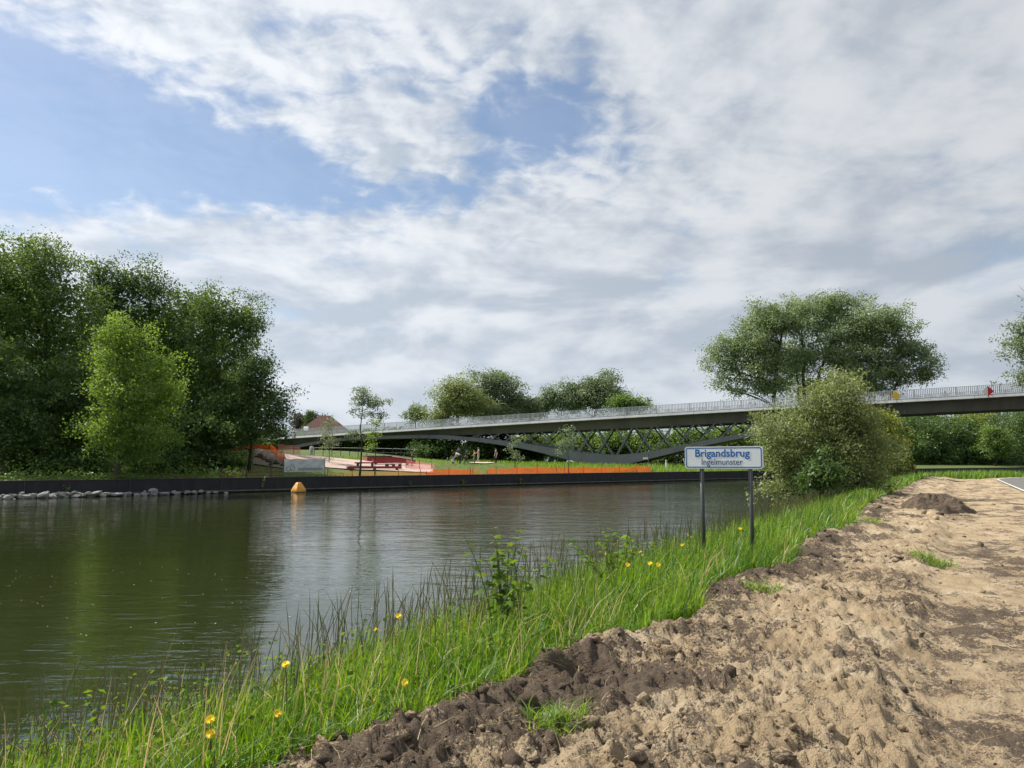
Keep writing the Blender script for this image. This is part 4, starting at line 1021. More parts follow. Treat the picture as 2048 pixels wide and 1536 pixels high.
# ------------------------------------------------------------------ yellow buoy
bq = G(597, 985, 0)
by = thing('mooring_buoy', 'yellow cone-topped buoy floating in front of the quay wall', 'buoy', (bq.x, bq.y, 0))
MB().lathe([(0.38, -0.18), (0.50, -0.05), (0.525, 0.05)], 14).build('float_base', M['buoy_dark'], by, True)
MB().lathe([(0.53, 0.045), (0.545, 0.12), (0.52, 0.20), (0.46, 0.32), (0.24, 0.66), (0.19, 0.71), (0.14, 0.72)], 8).build('cone', M['buoy_yellow'], by)
MB().tube([(0.06 * math.cos(a), 0, 0.76 + 0.06 * math.sin(a)) for a in [k * math.pi / 4 for k in range(9)]], 0.012, 5, False).build('lifting_ring', M['post_dark'], by)

# ------------------------------------------------------------------ site on the far bank: nets, fences, beams, steps
def net_line(name, label, pts, hts, mat, post_every=2.0, post_mat='wood_fence', group='orange site nets on the far bank', post_extra=0.12, sag=0.10, seed=1):
    """pts: list of ground points (Vector); hts: heights"""
    rr = random.Random(seed); b = pts[0].copy(); t = thing(name, label, 'net', b, 0, group)
    L = [0]; 
    for i in range(1, len(pts)): L.append(L[-1] + (pts[i] - pts[i - 1]).length)
    n = max(6, int(L[-1] / 0.28)); vs = []; ph = rr.uniform(0, 6)
    for i in range(n + 1):
        l = L[-1] * i / n
        x = [float(np.interp(l, L, [p[k] for p in pts])) for k in range(3)]; h = float(np.interp(l, L, hts))
        lo = x[2] - 0.02
        sagv = sag * abs(math.sin(math.pi * l / post_every)) * (0.6 + 0.8 * rr.random())
        wv = 0.07 * math.sin(l * 2.1 + ph) + 0.04 * math.sin(l * 5.3)
        for j in range(4):
            f = j / 3; vs.append((x[0] + wv * math.sin(math.pi * f) - b.x, x[1] + wv * math.sin(math.pi * f + .4) - b.y, lo + (h - sagv) * f - b.z))
    fs = [(i * 4 + j, (i + 1) * 4 + j, (i + 1) * 4 + j + 1, i * 4 + j + 1) for i in range(n) for j in range(3)]
    mb = MB(); mb.add(vs, fs); mb.build('net', M[mat], t, True)
    l = 0.0
    while l <= L[-1] + 0.01:
        x = [float(np.interp(l, L, [p[k] for p in pts])) for k in range(3)]; h = float(np.interp(l, L, hts)) + post_extra
        MB().tube([(x[0] - b.x, x[1] - b.y, x[2] - b.z - .2), (x[0] - b.x + rr.uniform(-.03, .03), x[1] - b.y, x[2] - b.z + h)], 0.028, 5).build('post', M[post_mat], t)
        l += post_every
    return t
def edge_pts(px0, px1, d, n=12):
    o = []
    for i in range(n):
        t_ = wall_px(px0 + (px1 - px0) * i / (n - 1)); p = wp(t_, d); p.z = fz(p.x, p.y) + 0.0; o.append(p)
    return o
ep = edge_pts(668, 868, 0.9); net_line('barrier_net', 'low brownish orange net along the quay edge before the red beams', ep, [0.55] + [0.42] * 10 + [0.5], 'net_thin', 2.2, seed=3)
ep = edge_pts(866, 958, 0.9); net_line('barrier_net', 'bright orange net on the quay edge in front of the lawn', ep, [0.25, .45, .6, .65, .62, .62, .62, .62, .6, .6, .58, .55], 'net_orange', 2.4, seed=4)
ep = edge_pts(958, 986, 0.9, 6); net_line('barrier_net', 'thin sagging orange net below the white slab', ep, [0.55, .8, .6, .45, .3, .3], 'net_thin', 2.6, seed=5)
ep = edge_pts(986, 1004, 0.9, 6); net_line('barrier_net', 'crumpled peak of orange net right of the white slab', ep, [0.2, .55, .95, .7, .85, .65], 'net_orange', 1.6, seed=6, sag=0.2)
ep = edge_pts(1005, 1140, 0.9); net_line('barrier_net', 'orange net along the quay edge left of the bridge pier', ep, [.6, .62, .65, .7, .72, .74, .75, .75, .72, .72, .72, .72], 'net_orange', 2.6, seed=7)
ep = edge_pts(1140, 1314, 0.9); net_line('barrier_net', 'orange net along the quay edge in front of the bridge pier', ep, [.72, .68, .70, .72, .70, .70, .7, .72, .7, .74, .76, .7], 'net_orange', 2.8, seed=8)
# second net running behind, over the mound and down past the steps
mp_ = [far_at(448, 74), far_at(470, 73), far_at(500, 73), far_at(528, 73), far_at(545, 71), far_at(562, 69), far_at(576, 68)]
net_line('barrier_net', 'orange net strung over the soil mound behind the ash trunk', mp_, [.5, .6, .65, .7, .75, .8, .5], 'net_orange', 2.0, seed=9)
mp_ = [far_at(556, 80), far_at(575, 80), far_at(600, 80)]
net_line('barrier_net', 'pale pink net behind the left edge of the banner', mp_, [1.1, 1.1, 1.0], 'net_pink', 1.6, seed=10)
mp_ = [far_at(812, 74), far_at(832, 74), far_at(868, 75)]
net_line('barrier_net', 'reddish net in front of the person in black', mp_, [1.0, .9, .7], 'net_pink', 1.3, seed=11)

# banner on a mesh fence panel
b0 = wp(wall_px(578), 0.75); b1 = wp(wall_px(661), 0.75); b0.z = fz(b0.x, b0.y); b1.z = b0.z
dv = (b1 - b0); BL = dv.length; ang = math.atan2(dv.y, dv.x)
fp = thing('banner_fence', 'site fence panel carrying a grey-white banner with a faint logo', 'fence', b0, ang)
BH = 1.42
for x in (0.0, BL): MB().tube([(x, 0.05, -0.1), (x, 0.05, BH + 0.12)], 0.03, 6).build('post', M['fence_grey'], fp)
mb = MB()
for k in range(int(BL / 0.13)): mb.tube([((k + .5) * .13, 0.05, 0.0), ((k + .5) * .13, 0.05, BH)], 0.010, 3, False)
mb.build('mesh_bars', M['fence_grey'], fp, kind='stuff')
vs = []; nx, nz = 40, 14
for i in range(nx + 1):
    for j in range(nz + 1):
        u, v = i / nx, j / nz
        top_sag = 0.05 * math.sin(u * math.pi * 3.0) ** 2 * v
        y_ = -0.02 - 0.05 * math.sin(u * 9 + v * 4) * v - 0.03 * math.sin(u * 23 - v * 9) * v - 0.02
        vs.append((0.05 + u * (BL - 0.1), y_ * 0.6, 0.40 * (1 - v) + (BH - top_sag) * v))
fs = [(i * (nz + 1) + j, (i + 1) * (nz + 1) + j, (i + 1) * (nz + 1) + j + 1, i * (nz + 1) + j + 1) for i in range(nx) for j in range(nz)]
mb = MB(); mb.add(vs, fs); ban = mb.build('banner', M['banner'], fp, True)
def text_mesh(txt, size, mat, offset=0.0, extrude=0.002, width=None):
    cu = bpy.data.curves.new('txt', 'FONT'); cu.body = txt; cu.size = size; cu.offset = offset; cu.extrude = extrude
    cu.align_x = 'CENTER'; cu.align_y = 'CENTER'; cu.resolution_u = 4
    o = bpy.data.objects.new('txt', cu); COL.objects.link(o); bpy.context.view_layer.update()
    dg = bpy.context.evaluated_depsgraph_get(); me = bpy.data.meshes.new_from_object(o.evaluated_get(dg))
    bpy.data.objects.remove(o); bpy.data.curves.remove(cu)
    v = np.zeros(len(me.vertices) * 3, np.float32); me.vertices.foreach_get('co', v); v = v.reshape(-1, 3)
    v[:, 0] -= (v[:, 0].max() + v[:, 0].min()) / 2; 
    if width: v[:, 0] *= width / (v[:, 0].max() - v[:, 0].min())
    me.vertices.foreach_set('co', v.ravel()); me.materials.clear(); me.materials.append(mat); me.update(); return me
o = link('lettering', text_mesh('jaqhethen.be', 0.34, M['banner_ink'], 0.004, 0.002, BL * 0.60), fp, (BL * 0.63, -0.085, 0.66)); o.rotation_euler = (math.pi / 2, 0, 0)
mb = MB()
def arc(cx, cz, r, a0, a1, n=14): return [(cx + r * math.cos(math.radians(a0 + (a1 - a0) * k / n)), -0.085, cz + r * math.sin(math.radians(a0 + (a1 - a0) * k / n))) for k in range(n + 1)]
mb.tube(arc(BL * .105, .66, .17, 60, 330), 0.020, 4); mb.tube([(BL * .155, -.085, .56), (BL * .165, -.085, 1.0)], 0.018, 4)
mb.tube(arc(BL * .20, .93, .10, 180, -90), 0.018, 4); mb.tube(arc(BL * .21, .69, .16, 110, -170), 0.020, 4)
mb.build('logo', M['banner_ink'], fp)
# low picket fence to the left of the banner
b2 = wp(wall_px(452), 0.6); b2.z = fz(b2.x, b2.y); dv = b0 - b2; PL = dv.xy.length
pfn = thing('picket_fence', 'low brown picket fence on the quay edge left of the banner', 'fence', b2, math.atan2(dv.y, dv.x))
mb = MB(); k = 0
while k * 0.14 < PL - 0.1:
    mb.box((k * .14, random.uniform(-.02, .02), 0.26 + random.uniform(-.03, .03)), (0.045, 0.02, 0.62)); k += 1
mb.build('pickets', M['wood_fence'], pfn, kind='stuff')
for zz in (0.15, 0.42): MB().box((PL / 2, 0.03, zz), (PL, 0.02, 0.04)).build('wire_rail', M['wood_dark'], pfn)
k = 0.0
while k < PL: MB().box((k, 0.06, 0.3), (0.08, 0.08, 0.85)).build('post', M['wood_dark'], pfn); k += 1.9
# stone steps on the mound
for i, (px, py, s) in enumerate([(519, 924, .30), (528, 930, .26), (539, 934, .32), (553, 937, .30), (566, 941, .24), (543, 942, .22)]):
    dp = 68.5 - 0.35 * i; p = far_at(px, dp)
    r_ = rock_mesh(40 + i); r_.materials.clear(); r_.materials.append(M['boulder'])
    o = link('boulder', r_, None, p + Vector((0, 0, s * 0.45)), f'dark brown stepping boulder on the soil mound, {ORD[i]} from the top', 'boulder', 'boulder steps on the soil mound')
    o.scale = (s * 1.25, s, s * 1.1); o.rotation_euler = (0, 0, i * 1.1)
# red ramp and beams
def beam(name, label, pxa, pxb, Ya, Yb, h, w, mat, lift=0.0, cat='beam', grp='red beams stacked on the far bank'):
    a_ = far_at(pxa, Ya); b_ = far_at(pxb, Yb); zz = max(a_.z, b_.z) + 0.09 + lift
    c = (a_ + b_) / 2; c.z = min(a_.z, b_.z); t = thing(name, label, cat, c, 0, grp)
    A_ = Vector((a_.x, a_.y, zz + h / 2)) - c; B_ = Vector((b_.x, b_.y, zz + h / 2)) - c
    MB().bar(A_, B_, w, h).build('body', mat, t)
    MB().bar(A_ + (B_ - A_) * .1 + Vector((0, 0, -h / 2 - .06)), A_ + (B_ - A_) * .1 + Vector((0, 0, -h / 2 - .005)), w, .1).build('support', M['dark_top'], t)
    d_ = (B_ - A_); q_ = Vector((d_.x, d_.y, 0)).normalized()
    for f in (.08, .5, .92):
        pz = A_ + d_ * f; g = far_h(pz.x + c.x, pz.y + c.y) - c.z
        MB().box((pz.x, pz.y, (float(g) + pz.z - h / 2) / 2), (.18, w * .8, max(.05, pz.z - h / 2 - float(g) + .1)), Matrix.Rotation(math.atan2(q_.y, q_.x), 3, 'Z')).build('support', M['dark_top'], t)
    return t
beam('red_beam', 'long red beam lying nearest the quay edge', 694, 802, 69, 72, 0.22, 0.3, M['red_wood'], 0.06)
beam('red_beam', 'shorter red beam behind the long one', 710, 778, 73, 75, 0.13, 0.25, M['red_wood'], 0.22)
beam('red_beam', 'pale edged red beam under the dark-topped ramp', 745, 820, 76, 78, 0.30, 0.4, M['red_wood'], 0.12)
beam('plank', 'pale plank slanting up against the red ramp', 772, 802, 74, 73, 0.10, 0.3, M['plank'], 0.28, 'plank', 'pale planks on the far bank')
ra = far_at(730, 80); rbp = far_at(826, 82); c = (ra + rbp) / 2; c.z = min(ra.z, rbp.z)
rt = thing('wooden_ramp', 'red sided ramp with a dark top behind the beams', 'ramp', c, math.atan2(rbp.y - ra.y, rbp.x - ra.x))
RL = (rbp - ra).xy.length / 2
sd = MB(); prof = [(-RL, 0.0), (RL, 0.0), (RL, 0.35), (RL * .35, 0.62), (0, .72), (-RL, .72)]
n = len(prof)
sd.add([(x, -1.0, z - .05) for x, z in prof] + [(x, 1.0, z - .05) for x, z in prof], [tuple(range(n)), tuple(reversed(range(n, 2 * n)))] + [(k, k + n, (k + 1) % n + n, (k + 1) % n) for k in range(n)])
sd.build('side', M['red_wood'], rt)
for (x0, z0), (x1, z1) in (((RL, .35), (RL * .35, .62)), ((RL * .35, .62), (0, .72)), ((0, .72), (-RL, .72))):
    MB().bar((x0, -.0, z0 + .02), (x1, 0, z1 + .02), 2.15, .10).build('top_board', M['dark_top'] if x1 <= 0 and x0 <= 0.1 else M['plank'], rt)
# wire fence behind the paving
f0 = far_at(628, 100); f1 = far_at(835, 104); dv = f1 - f0
wf = thing('wire_fence', 'thin wire fence with posts on the grass behind the paving', 'fence', f0)
for k in range(13):
    q = f0 + dv * (k / 12); q.z = fz(q.x, q.y); MB().tube([q - f0 + Vector((0, 0, -.1)), q - f0 + Vector((0, 0, 1.15))], 0.045, 5).build('post', M['wood_dark'], wf)
pl = [f0 + dv * (k / 24) for k in range(25)]
MB().tube([Vector((p.x - f0.x, p.y - f0.y, fz(p.x, p.y) - f0.z + 1.12)) for p in pl], 0.03, 4).build('top_rail', M['rail'], wf)
MB().tube([Vector((p.x - f0.x, p.y - f0.y, fz(p.x, p.y) - f0.z + .6)) for p in pl], 0.012, 3).build('wire', M['rail'], wf)
# small waterway sign post and white box right of the nets
p = wp(wall_px(1312), 1.2); p.z = fz(p.x, p.y)
sp = thing('sign_post', 'thin post with a small white sign board near the quay edge', 'sign', p)
MB().tube([(0, 0, -.2), (0, 0, 2.0)], 0.045, 6).build('post', M['fence_grey'], sp)
MB().box((-.32, -.06, 1.58), (.55, .03, .24)).build('board', M['white_paint'], sp)
MB().box((.0, -.05, 1.95), (.16, .12, .2)).build('cap_box', M['fence_grey'], sp)
MB().box((.05, -.06, .75), (.1, .1, .35)).build('tag', M['rail'], sp)
p = far_at(1333, 97)
wb = thing('marker_post', 'white marker post on the grass right of the sign post', 'post', p)
MB().tube([(0, 0, -.2), (0, 0, 1.25)], 0.11, 8).build('post', M['white_paint'], wb); MB().box((0, -.12, 1.05), (.12, .03, .14)).build('plate', M['dark_top'], wb)
p = near_at(1933, 953); p.z = float(near_h(p.x, p.y))
wb = thing('marker_post', 'white post in the tall weeds where the dirt track ends', 'post', p)
MB().tube([(0, 0, -.2), (0, 0, 1.9)], 0.06, 8).build('post', M['white_paint'], wb); MB().box((0.08, -.02, .75), (.2, .06, .35)).build('plate', M['white_paint'], wb)

# ------------------------------------------------------------------ people on the far bank
CLOTH = {}
def cloth(c):
    if c not in CLOTH: CLOTH[c] = surf('cloth', c, tuple(x * .85 for x in c), 6, 0.9)
    return CLOTH[c]
def person(label, px, Yd, height, yaw, top, legs, hair, pose='stand', sleeve=True, base_lift=0.0, shoes=(0.05, 0.05, 0.05)):
    J = {'pelvis': (0, 0, .52), 'belly': (0, .0, .62), 'chest': (0, 0, .74), 'neck': (0, .005, .845), 'head': (0, .02, .90), 'crown': (0, .01, .955)}
    for n_, sg in (('l', -1), ('r', 1)):
        J.update({'sho' + n_: (sg * .105, 0, .80), 'elb' + n_: (sg * .145, -.01, .64), 'wri' + n_: (sg * .15, .04, .50), 'han' + n_: (sg * .15, .05, .455),
                  'hip' + n_: (sg * .05, 0, .50), 'kne' + n_: (sg * .06, .02, .28), 'ank' + n_: (sg * .06, -.01, .045), 'toe' + n_: (sg * .065, .085, .018)})
    if pose == 'bend':
        J.update({'belly': (0, .08, .60), 'chest': (0, .18, .66), 'neck': (0, .27, .69), 'head': (0, .32, .70), 'crown': (0, .365, .715), 'shol': (-.1, .22, .68), 'shor': (.1, .22, .68), 'elbl': (-.12, .28, .53), 'elbr': (.12, .30, .53), 'wril': (-.09, .36, .43), 'wrir': (.09, .38, .43), 'hanl': (-.09, .39, .40), 'hanr': (.09, .41, .40)})
    if pose == 'sit':
        J.update({k: (v[0], v[1], v[2] - .36) for k, v in J.items() if k in ('pelvis', 'belly', 'chest', 'neck', 'head', 'crown', 'shol', 'shor', 'elbl', 'elbr', 'wril', 'wrir', 'hanl', 'hanr', 'hipl', 'hipr')})
        J.update({'knel': (-.08, .2, .22), 'kner': (.08, .2, .22), 'ankl': (-.07, .1, .045), 'ankr': (.07, .1, .045), 'toel': (-.07, .18, .018), 'toer': (.07, .18, .018), 'elbr': (.2, .06, .42), 'wrir': (.3, .1, .42), 'hanr': (.345, .11, .42)})
    if pose == 'walk':
        J.update({'knel': (-.06, .09, .29), 'ankl': (-.06, .12, .045), 'toel': (-.06, .21, .018), 'kner': (.06, -.01, .28), 'ankr': (.06, -.13, .06), 'toer': (.06, -.05, .018), 'wril': (-.14, -.05, .51), 'hanl': (-.14, -.05, .465), 'wrir': (.14, .12, .53), 'hanr': (.14, .15, .49)})
    if pose == 'reach':
        J.update({'elbl': (-.15, .1, .66), 'wril': (-.13, .22, .60), 'hanl': (-.12, .265, .585), 'kner': (.07, .04, .28)})
    if pose == 'arms':
        J.update({'elbl': (-.17, -.03, .65), 'wril': (-.08, .08, .62), 'hanl': (-.04, .09, .63), 'elbr': (.17, -.03, .65), 'wrir': (.08, .08, .60), 'hanr': (.04, .09, .61)})
    RD = {'pelvis': .082, 'belly': .072, 'chest': .088, 'neck': .034, 'head': .058, 'crown': .042, 'sho': .042, 'elb': .030, 'wri': .021, 'han': .022, 'hip': .062, 'kne': .040, 'ank': .026, 'toe': .024}
    names = list(J); bm = bmesh.new(); bm.verts.layers.skin.verify(); vl = {n_: bm.verts.new(Vector(J[n_]) * height) for n_ in names}
    E = [('pelvis', 'belly'), ('belly', 'chest'), ('chest', 'neck'), ('neck', 'head'), ('head', 'crown')]
    for n_ in 'lr': E += [('chest', 'sho' + n_), ('sho' + n_, 'elb' + n_), ('elb' + n_, 'wri' + n_), ('wri' + n_, 'han' + n_), ('pelvis', 'hip' + n_), ('hip' + n_, 'kne' + n_), ('kne' + n_, 'ank' + n_), ('ank' + n_, 'toe' + n_)]
    for a_, b_ in E: bm.edges.new((vl[a_], vl[b_]))
    sk = bm.verts.layers.skin.verify()
    for n_ in names:
        r_ = RD.get(n_, RD.get(n_[:-1], .03)) * height; vl[n_][sk].radius = (r_, r_ * .85) if n_ in ('chest', 'belly', 'pelvis') else (r_, r_)
        vl[n_][sk].use_root = (n_ == 'pelvis')
    me = bpy.data.meshes.new('body'); bm.to_mesh(me); bm.free()
    o = bpy.data.objects.new('tmp', me); COL.objects.link(o)
    o.modifiers.new('s', 'SKIN'); md = o.modifiers.new('d', 'SUBSURF'); md.levels = 1; md.render_levels = 1
    bpy.context.view_layer.update(); dg = bpy.context.evaluated_depsgraph_get(); m2 = bpy.data.meshes.new_from_object(o.evaluated_get(dg)); bpy.data.objects.remove(o)
    bm = bmesh.new(); bm.from_mesh(m2)
    # fingers: five short bent chains per hand, part of the same mesh
    for n_, sg in (('l', -1), ('r', 1)):
        h0 = Vector(J['han' + n_]) * height; dr = (Vector(J['han' + n_]) - Vector(J['wri' + n_])).normalized(); sd_ = Vector((0, 1, 0)) if abs(dr.y) < .8 else Vector((1, 0, 0))
        mbf = MB()
        for q, (off, ln, spread_) in enumerate([(-.012, .036, 0), (-.004, .042, 0), (.004, .040, 0), (.012, .032, 0), (.018, .028, .6)]):
            a0 = h0 + sd_ * off * height + dr * (.008 if q < 4 else -.014) * height; d_ = (dr + sd_ * spread_ * .8).normalized()
            mbf.tube([a0, a0 + d_ * ln * .5 * height, a0 + (d_ * ln * .9 + Vector((-sg * .012, .004, 0))) * height], [.0052 * height, .0048 * height, .0036 * height], 4)
        vs_ = [bm.verts.new(v) for v in mbf.v]
        for f_ in mbf.f: bm.faces.new([vs_[i] for i in f_])
    bm.to_mesh(m2); bm.free()
    for m_ in (cloth(top), cloth(legs), M['skin'], cloth(shoes)): m2.materials.append(m_)
    lab_of = {'pelvis': 1, 'belly': 0, 'chest': 0, 'neck': 2, 'head': 2, 'crown': 2, 'sho': 0, 'elb': 0 if sleeve else 2, 'wri': 2, 'han': 2, 'hip': 1, 'kne': 1, 'ank': 1, 'toe': 3}
    KP = np.array([Vector(J[n_]) * height for n_ in names]); KL = [lab_of.get(n_, lab_of.get(n_[:-1], 0)) for n_ in names]
    for p_ in m2.polygons:
        p_.material_index = KL[int(np.linalg.norm(KP - np.array(p_.center), axis=1).argmin())]; p_.use_smooth = True
    B = far_at(px, Yd)
    t = thing('person', label, 'person', B + Vector((0, 0, base_lift)), yaw, 'people on the far bank')
    link('body', m2, t)
    hd = Vector(J['head']) * height; cr = Vector(J['crown']) * height; up_ = (cr - hd).normalized()
    bm = bmesh.new(); bmesh.ops.create_icosphere(bm, subdivisions=2, radius=.068 * height)
    fwd = Vector((0, 1, 0)) if abs(up_.z) > .5 else Vector((0, .3, -1)).normalized()
    bmesh.ops.delete(bm, geom=[v for v in bm.verts if v.co.dot(up_) < -.02 * height and v.co.dot(fwd) > -.015 * height], context='VERTS')
    for v in bm.verts: v.co = v.co + hd + up_ * .022 * height - fwd * .010 * height
    mh = bpy.data.meshes.new('hair'); bm.to_mesh(mh); bm.free(); mh.materials.append(cloth(hair)); link('hair', mh, t)
    return t
R_ = math.radians
person('person in a white shirt and grey trousers standing behind the banner', 623, 97, 1.74, R_(170), (.70, .70, .74), (.36, .38, .46), (.10, .07, .05), 'arms')
person('person in black standing on the paving behind the reddish net', 824, 76.5, 1.45, R_(100), (.025, .025, .028), (.03, .03, .032), (.09, .07, .06), 'stand')
person('small child in white sitting on the lawn with an arm out', 905, 83.5, 1.18, R_(200), (.72, .72, .72), (.25, .25, .30), (.38, .28, .16), 'sit', False)
person('person in a white top and dark shorts bending over the child', 920, 84.5, 1.70, R_(70), (.78, .76, .78), (.05, .04, .045), (.06, .045, .04), 'bend', False)
person('person in a navy jacket standing behind the bending person', 917, 87.5, 1.78, R_(190), (.05, .06, .10), (.03, .03, .04), (.03, .025, .02), 'stand')
person('person in black walking left beside the bending person', 933, 84.5, 1.60, R_(90), (.02, .022, .025), (.018, .02, .022), (.02, .02, .02), 'walk')
person('child in a yellow top and grey trousers next to the tall man', 949, 84.5, 1.52, R_(95), (.62, .34, .03), (.15, .13, .12), (.25, .17, .10), 'reach')
person('tall man in beige clothes standing on the white slab', 957, 88, 1.80, R_(100), (.34, .31, .24), (.30, .28, .22), (.13, .10, .07), 'reach')
person('man in dark navy clothes and cap standing alone on the lawn', 992, 90, 1.78, R_(120), (.045, .055, .075), (.012, .014, .02), (.015, .015, .02), 'stand', False)
# child's bicycle lying near the children
bk = far_at(938, 83.0)
bc = thing('bicycle', 'small green-wheeled bicycle beside the person in black', 'bicycle', bk, R_(10))
for x in (-.36, .36):
    w = MB(); w.tube([(x + .24 * math.cos(a_), 0, .25 + .24 * math.sin(a_)) for a_ in [k * math.pi / 8 for k in range(17)]], .022, 5, False)
    for k in range(6): w.tube([(x, 0, .25), (x + .23 * math.cos(k * 1.047), 0, .25 + .23 * math.sin(k * 1.047))], .006, 3, False)
    w.build('wheel', cloth((.03, .09, .06)), bc)
fr = MB(); 
for a_, b_ in (((-.36, 0, .25), (-.1, 0, .55)), ((-.1, 0, .55), (.26, 0, .55)), ((.26, 0, .58), (.36, 0, .25)), ((-.05, 0, .25), (.26, 0, .5)), ((-.05, 0, .25), (-.12, 0, .62)), ((-.36, 0, .25), (-.05, 0, .25)), ((.26, 0, .55), (.22, 0, .75))): fr.tube([a_, b_], .018, 5)
fr.build('frame', cloth((.04, .16, .11)), bc); MB().box((-.12, 0, .65), (.2, .1, .05)).build('saddle', M['dark_top'], bc); MB().tube([(.2, -.22, .76), (.22, 0, .75), (.2, .22, .76)], .014, 5).build('handlebar', M['dark_top'], bc)

# ------------------------------------------------------------------ name board on the near bank
pL = at(1404, 1000, 12.40); pR = at(1501.5, 1000, 12.00)
dv = Vector((pR.x - pL.x, pR.y - pL.y, 0)); yaw = math.atan2(dv.y, dv.x); sep_ = dv.length
eL = at(1370, 914, 12.52); eR = at(1527, 916, 11.90); SW = (Vector((eR.x - eL.x, eR.y - eL.y, 0))).length
ctr = (eL + eR) / 2; zt = (at(1450, 893, ctr.y).z); zb = at(1450, 937.5, ctr.y).z; SH = zt - zb
gz = float(near_h(ctr.x, ctr.y))
sg = thing('name_board', 'white name board with blue border on two dark posts in the grass', 'sign', (ctr.x, ctr.y, gz), yaw)
zc = (zt + zb) / 2 - gz
def rrect(w, h, r, n=6):
    pts = []
    for cx_i, cz_i, a0 in ((w / 2 - r, h / 2 - r, 0), (-w / 2 + r, h / 2 - r, 90), (-w / 2 + r, -h / 2 + r, 180), (w / 2 - r, -h / 2 + r, 270)):
        for k in range(n + 1):
            a_ = math.radians(a0 + 90 * k / n); pts.append((cx_i + r * math.cos(a_), cz_i + r * math.sin(a_)))
    return pts
def slab(pts, y0, y1, z):
    n = len(pts); mb = MB()
    mb.add([(x, y0, q + z) for x, q in pts] + [(x, y1, q + z) for x, q in pts], [tuple(reversed(range(n))), tuple(range(n, 2 * n))] + [(k, (k + 1) % n, (k + 1) % n + n, k + n) for k in range(n)])
    bm = bmesh.new(); me_ = mb.mesh('x', M['sign_face']); bm.from_mesh(me_); bmesh.ops.recalc_face_normals(bm, faces=bm.faces); bm.to_mesh(me_); bm.free(); return me_
me = slab(rrect(SW, SH, .045), -0.02, 0.006, zc); link('panel', me, sg)
ou = rrect(SW - .030, SH - .030, .036); iu = rrect(SW - .064, SH - .064, .024); n = len(ou); mb = MB()
mb.add([(x, -.0215, q + zc) for x, q in ou] + [(x, -.0215, q + zc) for x, q in iu], [(k, (k + 1) % n, (k + 1) % n + n, k + n) for k in range(n)])
mb.build('border', M['blue_print'], sg)
kx = SW / 157.0
o = link('lettering', text_mesh('Brigandsbrug', 0.165, M['blue_print'], 0.0036, 0.0006, 110 * kx), sg, (-1.5 * kx, -.0222, zc + SH * 0.185)); o.rotation_euler = (math.pi / 2, 0, 0)
o = link('lettering', text_mesh('Ingelmunster', 0.138, M['ink'], 0.0008, 0.0006, 83 * kx), sg, (-2.0 * kx, -.0222, zc - SH * 0.20)); o.rotation_euler = (math.pi / 2, 0, 0)
for x in (-0.5, 0.5):
    MB().tube([(x * sep_ + 0.02, .045, -.4), (x * sep_ + 0.02, .045, zc + SH * .3)], .033, 12).build('post', M['post_dark'], sg, True)
    for zz in (-SH * .3, SH * .25): MB().box((x * sep_ + .02, .02, zc + zz), (.10, .03, .03)).build('clamp', M['fence_grey'], sg)

# ------------------------------------------------------------------ soil heap, clods, stones on the dirt
HP = near_at(1885, 1022)
r = np.random.default_rng(91); nr_, na_ = 60, 110
Rr, Aa = np.meshgrid(np.linspace(0, 1, nr_), np.linspace(0, 2 * np.pi, na_, endpoint=False), indexing='ij')
hx = Rr * np.cos(Aa) * 1.75; hy = Rr * np.sin(Aa) * 1.0; hx_, hy_ = hx * math.cos(.35) - hy * math.sin(.35), hx * math.sin(.35) + hy * math.cos(.35)
hz2 = 0.40 * (1 - Rr ** 2.6) * (0.9 + 1.0 * fbm(hx * 1.1 + 3, hy * 1.1, 3)) + .10 * (1 - Rr ** 6) * fbm(hx * 5, hy * 5, 3) + .07 * (1 - Rr ** 6) * np.clip(pn(hx * 9, hy * 9), 0, 1)
hz2 = hz2 - 0.12 * Rr ** 4
idx = np.arange(nr_ * na_).reshape(nr_, na_); q = np.stack([idx[:-1], idx[1:], np.roll(idx, -1, 1)[1:], np.roll(idx, -1, 1)[:-1]], -1).reshape(-1, 4)
hp = link('soil_heap', mesh_np('soil_heap', np.stack([hx_, hy_, hz2], -1).reshape(-1, 3), q, [M['dirt']], False, {'dark': ('POINT', np.full(hx.size, 0.95)), 'turf': ('POINT', np.zeros(hx.size))}),
     None, (HP.x, HP.y + 0.6, 0.62), 'dark heap of loose earth on the dirt track', 'soil heap')
# clods: uncountable crumbs of soil, one object
bm = bmesh.new(); bmesh.ops.create_icosphere(bm, subdivisions=1, radius=1.0); ico_v = np.array([v.co[:] for v in bm.verts]); ico_f = np.array([[v.index for v in f.verts] for f in bm.faces]); bm.free()
NC = 46000
cs_ = np.exp(r.uniform(np.log(1.6), np.log(34), NC)); co = r.uniform(-3.2, 3.6, NC) 
cxp = cs_ * BD[0] + co * BN[0]; cyp = cs_ * BD[1] + co * BN[1]
keep = (co < edge_o(cs_) - 0.02) & (cyp > 1.0); loosek = sm(co, 0.0, 0.7); keep &= r.random(NC) < (0.12 + 0.88 * loosek) * np.clip(0.55 + 1.2 * fbm(cxp * 0.9, cyp * 0.9 + 3, 3), 0.08, 1)
cxp, cyp, cs_ = cxp[keep], cyp[keep], cs_[keep]; NC = len(cxp)
rad = 0.0042 * (1 / (r.random(NC) + 0.004)) ** 0.55; rad = np.clip(rad, 0.0045, 0.075) * (0.8 + 0.02 * cs_)
cz = near_h(cxp, cyp) + rad * 0.05
jit = 1 + r.normal(0, .30, (NC, len(ico_v), 1))
sc3 = np.stack([r.uniform(.8, 1.4, NC), r.uniform(.8, 1.3, NC), r.uniform(.55, 1.0, NC)], -1)
th_ = r.uniform(0, 6.28, NC); cth, sth = np.cos(th_)[:, None], np.sin(th_)[:, None]
